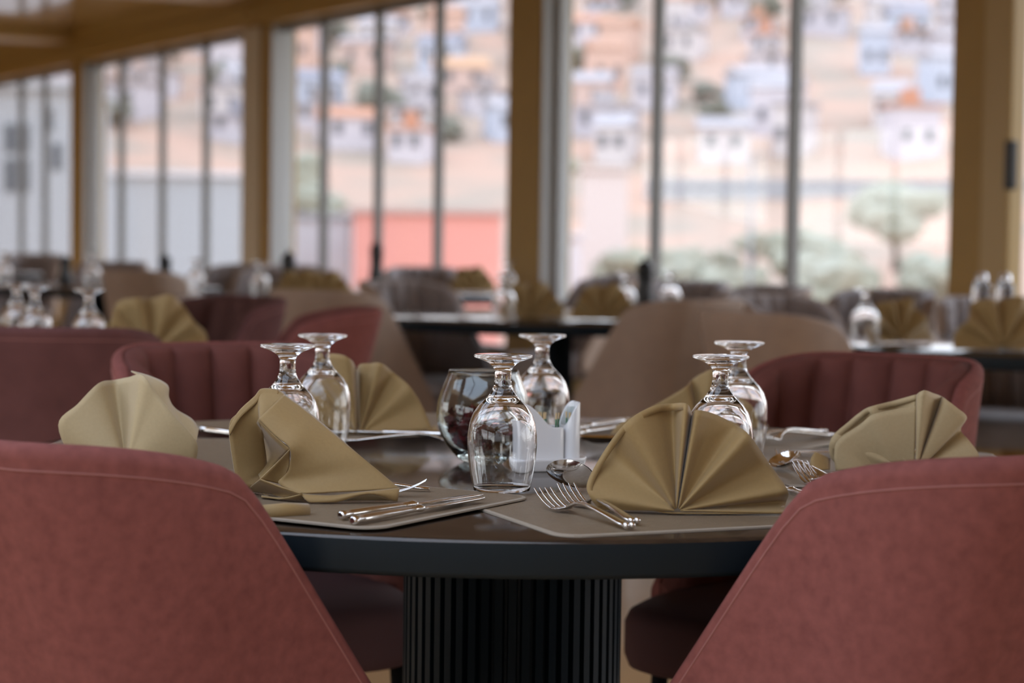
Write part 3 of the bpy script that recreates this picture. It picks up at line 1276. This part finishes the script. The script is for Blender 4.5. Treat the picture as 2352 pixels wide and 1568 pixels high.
def fork_meshes():
    h = MB()
    strip(h, [(-.1, .0040, .0035, .002), (-.098, .0044, .0062, .0022), (-.085, .0052, .0064, .0022), (-.06, .0085, .0056, .0021), (-.03, .0120, .0045, .002),
              (0, .0145, .0036, .002), (.015, .0135, .0034, .0019), (.028, .0095, .0038, .0016), (.036, .0062, .0050, .0013)], 10)
    hd = MB()
    strip(hd, [(.034, .0068, .0048, .0013), (.040, .0048, .0085, .0011), (.047, .0034, .0115, .001), (.054, .0032, .0122, .001), (.058, .0036, .0123, .001)], 12)
    for i in range(4):
        x = (-1.5 + i) * .0066
        rows = []
        for (y, z, w) in ((.056, .0033, .0026), (.066, .0052, .0021), (.078, .0090, .0018), (.090, .0142, .0015), (.1, .0200, .0008)):
            rows.append([(x * (1 + (y - .056) * .5) + w * math.cos(2 * PI * k_ / 6), y, z + .0009 * math.sin(2 * PI * k_ / 6)) for k_ in range(6)])
        hd.grid(rows, close=True)
        hd.add(rows[-1], [tuple(range(6))])
    e = MB()
    for sx in (-1, 1):
        e.lathe([(.0001, -.0038), (.0026, -.0028), (.0038, 0), (.0026, .0028), (.0001, .0038)], 12, c=(sx * .0035, -.1015, .0046))
    return [('handle', h.mesh('handle', M['steel'])), ('fork_head', hd.mesh('fork_head', M['steel'])), ('end_bead', e.mesh('end_bead', M['steel']))]


def knife_meshes():
    h = MB()
    strip(h, [(-.118, .0055, .0030, .0030), (-.1165, .0055, .0055, .0045), (-.112, .0055, .0060, .0048), (-.110, .0055, .0050, .0042), (-.1, .0055, .0058, .0046),
              (-.06, .0056, .0056, .0044), (-.02, .0056, .0048, .0036), (-.004, .0056, .0042, .0032), (.0, .0056, .0060, .0040), (.004, .0056, .0060, .0040), (.007, .0056, .0045, .0025)], 12)
    bl = MB()
    prof = [(.006, -.005, .005), (.02, -.0075, .0075), (.045, -.0095, .0085), (.075, -.0105, .0085), (.095, -.0095, .0085), (.108, -.0055, .0085), (.116, .0015, .0082), (.119, .006, .0072)]
    rows = []
    for (y, x0, x1) in prof:
        rows.append([(x0, y, .0052), ((x0 + x1) / 2, y, .0062), (x1, y, .0062), (x1, y, .0046), ((x0 + x1) / 2, y, .0046)])
    bl.grid(rows, close=True)
    bl.add(rows[-1], [(0, 1, 2, 3, 4)])
    return [('handle', h.mesh('handle', M['steel'])), ('blade', bl.mesh('blade', M['steel']))]


def spoon_meshes():
    h = MB()
    strip(h, [(-.1, .0035, .0030, .002), (-.098, .0040, .0060, .0022), (-.085, .0048, .0062, .0022), (-.06, .0080, .0054, .0021), (-.03, .0120, .0042, .002),
              (0, .0150, .0032, .002), (.018, .0150, .0032, .0018), (.032, .0118, .0040, .0015)], 10)
    bw = MB()
    rows_t, rows_b = [], []
    for j in range(9):
        r = j / 8
        rt, rb = [], []
        for k_ in range(24):
            a = 2 * PI * k_ / 24
            ly = math.cos(a)
            w = .0205 * (1 - .12 * ly)
            x, y = w * r * math.sin(a), .065 + .034 * r * ly
            z = .0020 + .0095 * r * r
            rt.append((x, y, z + .0012))
            rb.append((x, y, z))
        rows_t.append(rt)
        rows_b.append(rb)
    bw.grid(rows_t[::-1] + rows_b, close=True)
    return [('handle', h.mesh('handle', M['steel'])), ('spoon_bowl', bw.mesh('spoon_bowl', M['steel']))]


CUT = {'fork': fork_meshes(), 'knife': knife_meshes(), 'spoon': spoon_meshes()}
CLEN = {'fork': .201, 'knife': .237, 'spoon': .199}


def cutlery(kind, p0, p1, label, dz=.003, s=1.0, roll=0.0):
    """p0 handle end, p1 tip, in table plan coordinates; the tip gives the direction only"""
    p0, p1 = Vector((p0[0], p0[1])), Vector((p1[0], p1[1]))
    d = (p1 - p0).normalized()
    c = p0 + d * CLEN[kind] * s / 2
    o = thing(kind, label, kind, (c.x, c.y, TOP + dz), math.atan2(-d.x, d.y))
    o.scale = (s, s, s)
    o.rotation_euler.y = roll
    for nm, me in CUT[kind]:
        put(nm, me, o)
    return o


def loc(seat, x, y):
    """plan point from a place setting's own axes: x to the diner's right, y towards the table centre"""
    a = math.radians(SEATS[seat])
    p_ = seat_xy(SEATS[seat], .49 - y, x)
    return (p_.x, p_.y)


# front right setting
e1 = tbl(1444, 1211, .006)
t1 = on_z(1212, 1118, TOP + .02)
cutlery('fork', e1, t1, 'steel fork at the front right, the nearer one of the pair', .0035)
e2 = tbl(1456, 1200, .006)
t2 = on_z(1290, 1108, TOP + .02)
cutlery('fork', e2, (t2.x - .012, t2.y + .01), 'steel fork at the front right, tucked behind the nearer fork', .0035)
st_ = on_z(1259, 1096, TOP + .020)
cutlery('spoon', (st_.x + .154, st_.y - .110), st_, 'steel spoon on its side, its dark bowl poking out left of the front right napkin', .019, 1.0, 1.0)
# front left setting
e1 = tbl(808, 1208, .006)
t1 = tbl(1112, 1151, .006)
cutlery('knife', e1, t1, 'steel knife at the front left, the nearer one of the pair', .0062)
e2 = tbl(780, 1196, .006)
t2 = tbl(1096, 1146, .006)
cutlery('knife', e2, t2, 'steel knife at the front left, just behind the nearer knife', .0062)
h_ = tbl(986, 1129, .006)
cutlery('spoon', h_, (h_.x - .19, h_.y + .01), 'steel spoon handle sticking out right of the front left napkin', .0062, .9)
t_ = on_z(958, 1113, TOP + .02)
cutlery('fork', (t_.x - .16, t_.y + .004), t_, 'small steel fork, only its tines showing right of the front left napkin', .0085, .85)
# back left setting
h_ = tbl(796, 1018, .006)
cutlery('fork', h_, (h_.x + .19, h_.y + .012), 'steel fork lying along the edge of the back left placemat', .0062)
h_ = tbl(825, 1012, .006)
cutlery('knife', (h_.x + .15, h_.y + .05), (h_.x - .1, h_.y + .11), 'steel knife in front of the back left fan napkin', .0062)
# back right setting
cutlery('knife', tbl(1442, 968, .006), tbl(1330, 984, .006), 'steel knife lying right behind the white caddy, the far one', .003)
cutlery('knife', tbl(1432, 982, .006), tbl(1310, 1000, .006), 'steel knife lying right behind the white caddy, the near one', .003)
h_ = on_z(1338, 1010, TOP + .01)
cutlery('spoon', (h_.x + .19, h_.y - .02), h_, 'steel spoon between the white caddy and the front right napkin', .003)
cutlery('fork', tbl(1908, 1000, .006), tbl(1755, 1008, .006), 'steel fork lying furthest back on the right, below the channelled chair', .003)
cutlery('fork', loc('RR', -.17, -.10), loc('RR', -.16, .1), 'second steel fork at the back right, beside the rearmost fork', .006)
# right setting
cutlery('fork', tbl(1985, 1165), on_z(1806, 1068, TOP + .02), 'steel fork at the right side, half hidden by the front right chair', .0065)
cutlery('fork', tbl(2020, 1160), on_z(1848, 1078, TOP + .02), 'steel fork at the right side, the one beside the napkin fold', .0095)
cutlery('knife', loc('R', .145, -.10), tbl(1800, 1046, .006), 'steel knife at the right side, in front of the right fan napkin', .0065)
s_ = on_z(1758, 1066, TOP + .012)
cutlery('spoon', (s_.x + .06, s_.y - .17), (s_.x + .02, s_.y + .03), 'steel spoon with dark bowl, at the right corner of the front right napkin', .010, 1.0, -.45)
f_ = on_z(1796, 1032, TOP + .02)
cutlery('fork', (f_.x + .015, f_.y - .17), f_, 'small steel fork with upright tines, right behind the dark spoon bowl', .003, .85)
cutlery('knife', tbl(1900, 1160, .006), tbl(1800, 1122, .006), 'steel knife end showing between the front right napkin and chair', .003)
# left setting
h_ = tbl(462, 988, .006)
cutlery('knife', h_, (h_.x + .16, h_.y - .17), 'steel knife at the left side, behind the front left napkin', .003)

# ------------------------------------------------------------------ napkins
def catmull(P, k_, per):
    n = len(P)
    out = []
    for i in range(n - 1):
        p0, p1, p2, p3 = P[max(i - 1, 0)], P[i], P[i + 1], P[min(i + 2, n - 1)]
        for j in range(per):
            t = j / per
            out.append(tuple(.5 * ((2 * b_) + (-a_ + c_) * t + (2 * a_ - 5 * b_ + 4 * c_ - d_) * t * t + (-a_ + 3 * b_ - 3 * c_ + d_) * t ** 3)
                             for a_, b_, c_, d_ in zip(p0, p1, p2, p3)))
    out.append(tuple(P[-1]))
    return out


def lin(P, per):
    out = []
    for i in range(len(P) - 1):
        for j in range(per):
            t = j / per
            out.append(tuple(a_ + (b_ - a_) * t for a_, b_ in zip(P[i], P[i + 1])))
    out.append(tuple(P[-1]))
    return out


def fan(parent, name, Y, apex, rim, m, per=7, rows=14, thick=.0016, hem=None, power=.75, smooth=True, origin=None, fold=1.5):
    """fan of cloth: apex and rim given where they are seen, dy = depth of every fold in metres (towards us negative)"""
    O = origin
    R = catmull(rim, 0, per) if smooth else lin(rim, per)
    ax, ay, ad = apex
    g = []
    for j in range(rows + 1):
        t = .02 + .98 * j / rows
        row = []
        for (x, y, d) in R:
            px, py = ax + (x - ax) * t, ay + (y - ay) * t
            dd = ad * (1 - t) + d * t ** power
            p_ = at(px, py, Y + dd * fold)
            p_.z = max(p_.z, O.z + .0012)
            row.append(p_ - O)
        g.append(row)
    b_ = MB()
    b_.grid(g)
    ob = b_.build(name, m, parent)
    mod_solid(ob, thick)
    if hem:
        h0, h1, wd = hem
        i0, i1 = int(h0 * (len(R) - 1)), int(h1 * (len(R) - 1))
        band = []
        for t in (1.003, 1 - wd):
            row = []
            for (x, y, d) in R[i0:i1 + 1]:
                px, py = ax + (x - ax) * t, ay + (y - ay) * t
                p_ = at(px, py, Y + ad * (1 - t) + d * t ** power - .0014)
                p_.z = max(p_.z, O.z + .0015)
                row.append(p_ - O)
            band.append(row)
        hb_ = MB()
        hb_.grid(band)
        mod_solid(hb_.build('hem', m, parent), .0014)
    return ob


def sheet(parent, name, Y, A, B_, m, O, n=16, bulge=0.0, thick=.0016, smooth=True):
    """cloth between two edge lines A and B_ (same number of points (px, py, dy))"""
    a_ = catmull(A, 0, 6) if smooth else lin(A, 6)
    c_ = catmull(B_, 0, 6) if smooth else lin(B_, 6)
    rows = []
    for j in range(n + 1):
        t = j / n
        row = []
        for p_, q_ in zip(a_, c_):
            x, y, d = (p_[k_] * (1 - t) + q_[k_] * t for k_ in range(3))
            w_ = at(x, y, Y + d - bulge * math.sin(PI * t))
            w_.z = max(w_.z, O.z + .0012)
            row.append(w_ - O)
        rows.append(row)
    b_ = MB()
    b_.grid(rows)
    return mod_solid(b_.build(name, m, parent), thick)


NAPG = 'khaki napkins on the front table'
K, KL = M['napkin'], M['napkin_light']


def napkin(px, py, label, dz=.004):
    O = on_z(px, py, TOP + dz)
    return thing('napkin', label, 'napkin', O, 0, NAPG), O


# front right: wide open fan
nk, O = napkin(1555, 1176, 'khaki fan folded napkin at the front right, wide open towards us')
Y0 = O.y
fan(nk, 'fan_left', Y0, (1553, 1172, -.012),
    [(1378, 1170, .0), (1356, 1142, -.004), (1350, 1106, .002), (1392, 1030, .022), (1441, 968, -.006), (1500, 933, .006),
     (1545, 927, .020), (1577, 928, -.004), (1589, 954, .024), (1594, 972, .042)], K, hem=(.04, .80, .065), origin=O)
fan(nk, 'fan_right', Y0, (1558, 1172, -.012),
    [(1597, 985, .045), (1590, 961, .028), (1600, 942, -.002), (1640, 950, .008), (1690, 976, .014), (1722, 1000, -.004), (1765, 1062, .020),
     (1808, 1124, .0), (1806, 1150, .014), (1800, 1178, -.004)], K, hem=None, origin=O)
sheet(nk, 'base_fold', Y0, [(1372, 1158, .004), (1480, 1168, -.006), (1555, 1180, -.016), (1680, 1184, -.012), (1800, 1182, -.004)],
      [(1372, 1166, .012), (1480, 1172, .010), (1555, 1172, .0), (1680, 1174, .006), (1802, 1162, .012)], K, O, 6, .003)
sheet(nk, 'back_layer', Y0, [(1440, 985, .05), (1560, 950, .05), (1690, 990, .05), (1780, 1100, .05)], [(1400, 1110, .07), (1520, 1120, .07), (1640, 1125, .07), (1780, 1128, .07)], K, O, 6, -.006)

# front left: collapsed fan seen from its end
nk, O = napkin(720, 1150, 'khaki napkin at the front left, leaning over with zigzag pleats', .0075)
Y0 = O.y + .02
sheet(nk, 'front_panel', Y0, [(594, 962, .0), (632, 1000, -.012), (666, 1031, -.022), (662, 1080, -.012), (640, 1110, -.008), (694, 1133, -.03)],
      [(652, 906, .035), (692, 934, .03), (742, 974, .02), (812, 1034, .0), (868, 1080, -.006), (918, 1122, -.012)], K, O, 18, .008)
sheet(nk, 'inner_pleat', Y0, [(594, 962, .002), (628, 998, -.010), (666, 1031, -.020)], [(572, 1010, .09), (582, 1055, .10), (597, 1100, .03)], K, O, 10, -.035)
sheet(nk, 'second_pleat', Y0, [(666, 1031, -.021), (634, 1064, .0), (597, 1100, -.008)], [(664, 1070, -.004), (656, 1098, .006), (650, 1112, .012)], K, O, 10, -.004)
sheet(nk, 'third_pleat', Y0, [(597, 1100, -.008), (640, 1116, -.018), (694, 1133, -.034)], [(560, 1130, .05), (590, 1145, .05), (618, 1150, .0)], K, O, 10, -.006)
sheet(nk, 'lower_pleat', Y0, [(694, 1134, -.034), (660, 1142, -.022), (600, 1152, .0)], [(700, 1150, -.01), (660, 1160, -.004), (600, 1168, .01)], K, O, 6, .002)
sheet(nk, 'hanging_edge', Y0, [(690, 1134, -.030), (760, 1137, -.028), (840, 1129, -.026), (918, 1121, -.013)],
      [(718, 1164, -.036), (770, 1154, -.034), (850, 1134, -.030), (912, 1154, -.018)], K, O, 8, .004)
sheet(nk, 'under_layer', Y0, [(735, 1160, -.02), (800, 1142, -.018), (860, 1136, -.016), (908, 1152, -.012)],
      [(745, 1168, -.028), (800, 1158, -.016), (860, 1156, -.01), (905, 1156, -.01)], KL, O, 5, 0)
sheet(nk, 'back_panel', Y0, [(545, 1120, .02), (526, 985, .03), (548, 946, .035), (585, 910, .04), (602, 893, .045), (640, 896, .045), (654, 908, .04)],
      [(612, 1125, .06), (612, 1060, .06), (606, 1010, .05), (602, 985, .03), (597, 970, .012), (612, 950, .016), (640, 920, .03)], K, O, 8, .004)
sheet(nk, 'hem', Y0, [(526, 984, .027), (548, 945, .032), (587, 908, .037), (601, 893, .042), (640, 896, .042)],
      [(528, 1000, .024), (550, 962, .028), (588, 926, .033), (601, 909, .037), (638, 911, .036)], K, O, 3, .0, .002)
rl = MB()
c0, c1 = tbl(600, 1178, .010), tbl(707, 1172, .010)
rl.tube([c0 - O, (c0 + c1) / 2 - O + Vector((0, 0, .001)), c1 - O], [.0085, .0085, .0075], 12)
rl.build('rolled_corner', K, nk)

# left: pale, behind the front left chair
nk, O = napkin(300, 1075, 'pale khaki napkin at the left, behind the front left chair back', .004)
Y0 = O.y
fan(nk, 'fan', Y0, (290, 1078, -.01),
    [(172, 1074, .0), (134, 976, -.006), (178, 928, -.002), (226, 880, .014), (262, 873, .045), (296, 866, .03), (328, 862, -.006), (360, 905, -.012), (405, 960, -.016), (452, 1016, -.012), (448, 1066, -.004)], KL, per=6, origin=O, power=.9)
sheet(nk, 'back_panel', Y0, [(301, 852, .035), (345, 864, .04), (384, 884, .045), (387, 912, .05), (402, 938, .045), (440, 962, .04), (456, 985, .04)],
      [(326, 866, .0), (345, 890, .0), (362, 915, .0), (390, 950, .0), (420, 985, .0), (440, 1005, .0), (450, 1015, .0)], KL, O, 6, .004)

# back left fan
nk, O = napkin(835, 997, 'khaki fan napkin at the back left, between goblet and glass bowl', .007)
Y0 = O.y + .01
fan(nk, 'fan_left', Y0, (818, 996, -.008),
    [(690, 960, .01), (700, 880, .0), (725, 835, .02), (752, 814, -.008), (786, 815, -.022), (808, 828, -.016), (818, 850, .02)], K, origin=O)
fan(nk, 'fan_right', Y0, (826, 996, -.004),
    [(820, 850, .04), (828, 836, .018), (852, 834, .012), (876, 834, .004), (905, 856, .022), (940, 886, .004), (968, 928, .008), (992, 985, .0)], K, origin=O)
sheet(nk, 'folded_tip', Y0, [(968, 1004, -.01), (985, 985, .0), (1000, 975, .02)], [(985, 1010, -.012), (1004, 1008, -.01), (1008, 1000, .0)], K, O, 4, .004)
sheet(nk, 'back_layer', Y0, [(700, 900, .05), (760, 850, .06), (840, 860, .06), (960, 960, .05)], [(700, 985, .07), (760, 985, .07), (840, 985, .07), (980, 985, .07)], K, O, 6, 0)

# back right fan, mostly hidden
nk, O = napkin(1600, 1000, 'khaki napkin at the back right, hidden behind the front right fan', .004)
Y0 = O.y
fan(nk, 'fan', Y0, (1610, 1003, -.01),
    [(1402, 1002, .0), (1420, 975, .012), (1500, 932, .0), (1572, 890, -.006), (1590, 872, .012), (1612, 858, .0), (1642, 848, -.008), (1690, 862, .014), (1735, 910, .0), (1765, 980, .01)], K, origin=O)

# right: pale fan with double hem
nk, O = napkin(2085, 1082, 'pale khaki fan napkin at the right, behind the front right chair back', .007)
Y0 = O.y
fan(nk, 'fan_left', Y0, (2096, 1085, -.01),
    [(1930, 1078, .0), (1906, 1042, .0), (1912, 1003, -.004), (1950, 968, .008), (1974, 948, .010), (1999, 934, -.004), (2050, 921, .008), (2104, 906, .0)], KL, hem=(.05, 1.0, .075), origin=O)
sheet(nk, 'inner_layer', Y0, [(1920, 1085, -.012), (1916, 1040, -.012), (1926, 1010, -.012), (1975, 975, -.010), (2004, 952, -.014), (2055, 940, -.012), (2104, 932, -.012)],
      [(1985, 1085, -.012), (1990, 1080, -.010), (2000, 1075, -.006), (2030, 1070, -.006), (2050, 1070, -.012), (2070, 1070, -.012), (2100, 1075, -.012)], KL, O, 8, .003)
fan(nk, 'fan_right', Y0, (2104, 1085, -.012),
    [(2105, 912, .004), (2108, 904, -.012), (2123, 896, -.018), (2142, 902, -.006), (2156, 907, .010), (2164, 911, .016), (2172, 916, -.004), (2198, 936, -.006), (2220, 957, .0), (2206, 986, .018), (2226, 1012, .004), (2248, 1045, .0), (2240, 1075, .0)], KL, origin=O)
sheet(nk, 'folded_tip', Y0, [(1863, 1080, -.03), (1862, 1055, -.02), (1872, 1037, -.01)], [(1906, 1078, -.02), (1906, 1065, -.012), (1906, 1052, .0)], K, O, 5, .006)

# ================================================================== BACKGROUND TABLES
def fan_proto():
    b_ = MB()
    rim = []
    N = 11
    for i in range(N):
        a = PI * (i + .0) / (N - 1)
        r = .115 + .008 * math.sin(i * 2.1)
        rim.append((r * math.cos(a), r * math.sin(a) * 1.08, .018 if i % 2 else -.018))
    R = catmull(rim, 0, 5)
    rows = []
    for j in range(8):
        t = .03 + .97 * j / 7
        rows.append([(x * t, d * t ** .8 + .03 * (z * t) * 3, max(z * t, 0) + .002) for (x, z, d) in R])
    b_.grid(rows)
    me = b_.mesh('fan_cloth', K)
    s_b = MB()
    s_b.grid([[(x, .03 + .02 * (i % 2), .002) for i, x in enumerate((-.09, -.045, 0, .045, .09))],
              [(x * .9, .028, .05 + .05 * (1 - abs(x) / .09)) for x in (-.09, -.045, 0, .045, .09)]])
    return me, s_b.mesh('back_stay', K)


FP, FS = fan_proto()


def far_napkin(x, y, label, rz=0.0, s=1.0, group='fan napkins on the tables behind'):
    o_ = thing('napkin', label, 'napkin', (x, y, TOP + .004), rz, group)
    o_.scale = (s, s, s)
    mod_solid(put('fan_cloth', FP, o_), .0018)
    mod_solid(put('back_stay', FS, o_), .0018)
    return o_


def px_xy(px, Y):
    p_ = at(px, 600, Y)
    return p_.x, Y


def mill(px, Y, label, h=.20, py=600):
    x, y = px_xy(px, Y)
    o_ = thing('pepper_mill', label, 'pepper mill', (x, y, TOP), 0, 'dark pepper mills on the tables behind')
    b_ = MB()
    b_.lathe([(.0001, 0), (.042, 0), (.044, .01), (.041, .03), (.031, h * .45), (.028, h * .6), (.033, h * .68), (.033, h * .72), (.0001, h * .72)], 20)
    b_.build('mill_body', M['darkmill'], o_)
    b_ = MB()
    b_.lathe([(.0001, h * .72), (.030, h * .73), (.034, h * .80), (.026, h * .89), (.009, h * .93), (.010, h * .97), (.0001, h)], 20)
    b_.build('mill_head', M['darkmill'], o_)
    return o_


def far_glass(px, Y, label):
    x, y = px_xy(px, Y)
    goblet((x, y, TOP + .003), label, 'upturned goblets on the tables behind')


# ---- left table just behind (rose chairs)
T4 = (-1.30, 5.10)
table(T4[0], T4[1], R_T, 'round dark table behind at the left, hidden by rose chair backs', group='round tables behind')
chair(-.92, 4.50, -2, 'rose_shaded', 'rose chair seen from behind at the left edge, nearest of the left table', 'rose chairs at the left table')
chair(-.98, 5.90, 140, 'rose_shaded', 'dark rose chair turned towards us at the left table, in shadow', 'rose chairs at the left table')
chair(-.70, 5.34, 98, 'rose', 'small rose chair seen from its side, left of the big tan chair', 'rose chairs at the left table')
chair(-2.02, 5.25, -95, 'rose_shaded', 'rose chair cut by the left edge, beyond the three goblets', 'rose chairs at the left table')
far_glass(38, 5.25, 'blurred upturned goblet at the far left edge, leftmost of three')
far_glass(80, 4.95, 'blurred upturned goblet at the left, right next to the leftmost one')
far_glass(205, 4.80, 'blurred upturned goblet at the left, standing alone above the rose chair')
x, y = px_xy(350, 4.95)
far_napkin(x, y, 'pale khaki fan napkin on the left table, above the rose chair backs', .25, 1.12)
# ---- centre table (tan chairs)
T2 = (.17, 7.60)
table(T2[0], T2[1], R_T, 'round dark table in the centre background between two tan chairs', group='round tables behind')
chair(-.50, 7.15, -34, 'tan', 'tan chair seen from behind, left of the centre background table', 'tan chairs behind')
chair(.40, 6.68, 40, 'tan', 'large tan chair seen from behind, right of the centre background table', 'tan chairs behind')
chair(-.28, 8.05, -140, 'tan', 'chair with grey channelled inside, behind the centre table at its left', 'tan chairs behind')
chair(.82, 8.08, 127, 'tan', 'chair with grey channelled inside, behind the centre table at its right', 'tan chairs behind')
far_glass(1158, 7.05, 'blurred upturned goblet on the centre background table')
x, y = px_xy(1222, 7.3)
far_napkin(x, y, 'khaki fan napkin on the centre background table, right of its goblet', .1)
x, y = px_xy(1388, 7.2)
far_napkin(x, y, 'khaki fan napkin on the centre background table, beside the large tan chair', -.2)
far_glass(1437, 7.55, 'blurred upturned goblet behind the napkin beside the large tan chair')
# ---- right table
T3 = (1.58, 6.05)
table(T3[0], T3[1], R_T, 'round dark table at the right edge with blue black rim', group='round tables behind')
chair(.85, 5.68, -52, 'tan', 'tan chair seen from behind, just above the right channelled rose chair', 'tan chairs behind')
chair(1.62, 6.82, 178, 'tan', 'chair facing us with grey channelled back, behind the right table, under the napkin', 'tan chairs behind')
chair(1.02, 6.78, -140, 'tan', 'chair with grey channelled inside, left behind the right table', 'tan chairs behind')
far_glass(1990, 5.80, 'blurred upturned goblet on the right table, beside a dark fan napkin')
x, y = px_xy(2072, 5.95)
far_napkin(x, y, 'dark khaki fan napkin on the right table, right of its goblet', .5)
x, y = px_xy(2310, 5.62)
far_napkin(x, y, 'khaki fan napkin at the right edge of the picture', .0, 1.15)
for px, lab in ((2256, 'clear glass shaker in front of the door frame, left of the pair'), (2310, 'clear glass shaker in front of the door frame, right of the pair')):
    x, y = px_xy(px, 5.95)
    o = thing('glass_shaker', lab, 'shaker', (x, y, TOP), 0, 'clear glass shakers')
    b = MB()
    b.lathe([(.0001, 0), (.026, 0), (.028, .004), (.027, .09), (.026, .165), (.020, .178), (.0001, .178)], 24)
    b.build('shaker_body', M['glass'], o)
    b = MB()
    b.lathe([(.0001, .004), (.0235, .004), (.0235, .11), (.0001, .11)], 24)
    b.build('contents', M['cruet_liquid'], o)
    b = MB()
    b.lathe([(.0001, .1785), (.017, .1785), (.018, .182), (.016, .200), (.008, .206), (.0001, .207)], 24)
    b.build('cap', M['chrome'], o)
# ---- far tables along the windows
far_T = [(-2.1, 10.6, 'round dark table far back at the left, under the second window bay'),
         (-.95, 9.1, 'round dark table far back, behind the dark rose chair'),
         (-.45, 10.3, 'round dark table far back, in front of the coral building'),
         (-3.6, 13.2, 'round dark table furthest back at the left end')]
for (x, y, lab) in far_T:
    table(x, y, .62, lab, group='round tables behind')
FC = [(-1.62, 9.85, -25, 'tan chair seen from behind, far left, tapering above the dark rose chair'),
      (-2.95, 10.2, -50, 'tan chair far back at the left edge, below the dark column'),
      (-2.25, 11.5, 178, 'chair with grey inside, far back left, facing us under the left bay'),
      (-1.64, 11.2, 140, 'chair with grey inside, far back left, under the second bay'),
      (-1.2, 10.05, 170, 'chair with grey inside, far back, left of the light column'),
      (-1.04, 11.15, -140, 'chair with grey inside, far back, under the coral building at left'),
      (-.5, 11.05, 178, 'chair with grey inside, far back, under the coral building at right'),
      (.28, 9.75, 120, 'chair with grey inside, far back, right of the central column'),
      (.64, 8.62, 156, 'chair with grey inside, far back, just right of the bright gap below the window'),
      (1.3, 7.72, 150, 'chair with grey inside, far back, under the right bay beside its mullion'),
      (-3.3, 14.1, 175, 'chair with grey inside, furthest back at the left end')]
for (x, y, a, lab) in FC:
    chair(x, y, a, 'tan', lab, 'chairs far back by the windows')
for (px, Y, lab) in [(598, 8.9, 'tiny blurred goblet far back, at the foot of the light column'),
                     (450, 9.3, 'tiny blurred goblet far back, left of the light column'),
                     (212, 10.3, 'tiny blurred goblet far back, right of the dark left column'),
                     (8, 10.6, 'tiny blurred goblet far back at the left edge'),
                     (1540, 7.85, 'tiny blurred goblet far back, right of the tall dark mill'),
                     (1165, 9.9, 'tiny blurred goblet far back, at the foot of the central column'),
                     ]:
    far_glass(px, Y, lab)
for (px, Y, lab, h) in [(1482, 7.95, 'tall dark pepper mill in front of the right bay', .215),
                        (865, 9.9, 'dark cone shaped mill in front of the coral building', .26),
                        (663, 9.3, 'dark pepper mill in front of the pale building, right of the light column', .21),
                        (379, 10.2, 'small dark mill in front of the second bay', .175),
                        (150, 11.0, 'small dark mill beside the dark left column', .15)]:
    mill(px, Y, lab, h)
for (px, Y, lab) in [(690, 9.0, 'tiny khaki fan napkin far back, right of the light column'),
                     (750, 8.8, 'tiny khaki fan napkin far back, left of the coral building'),
                     (1085, 10.2, 'tiny khaki fan napkin far back, left of the central column')]:
    x, y = px_xy(px, Y)
    far_napkin(x, y, lab, .2)
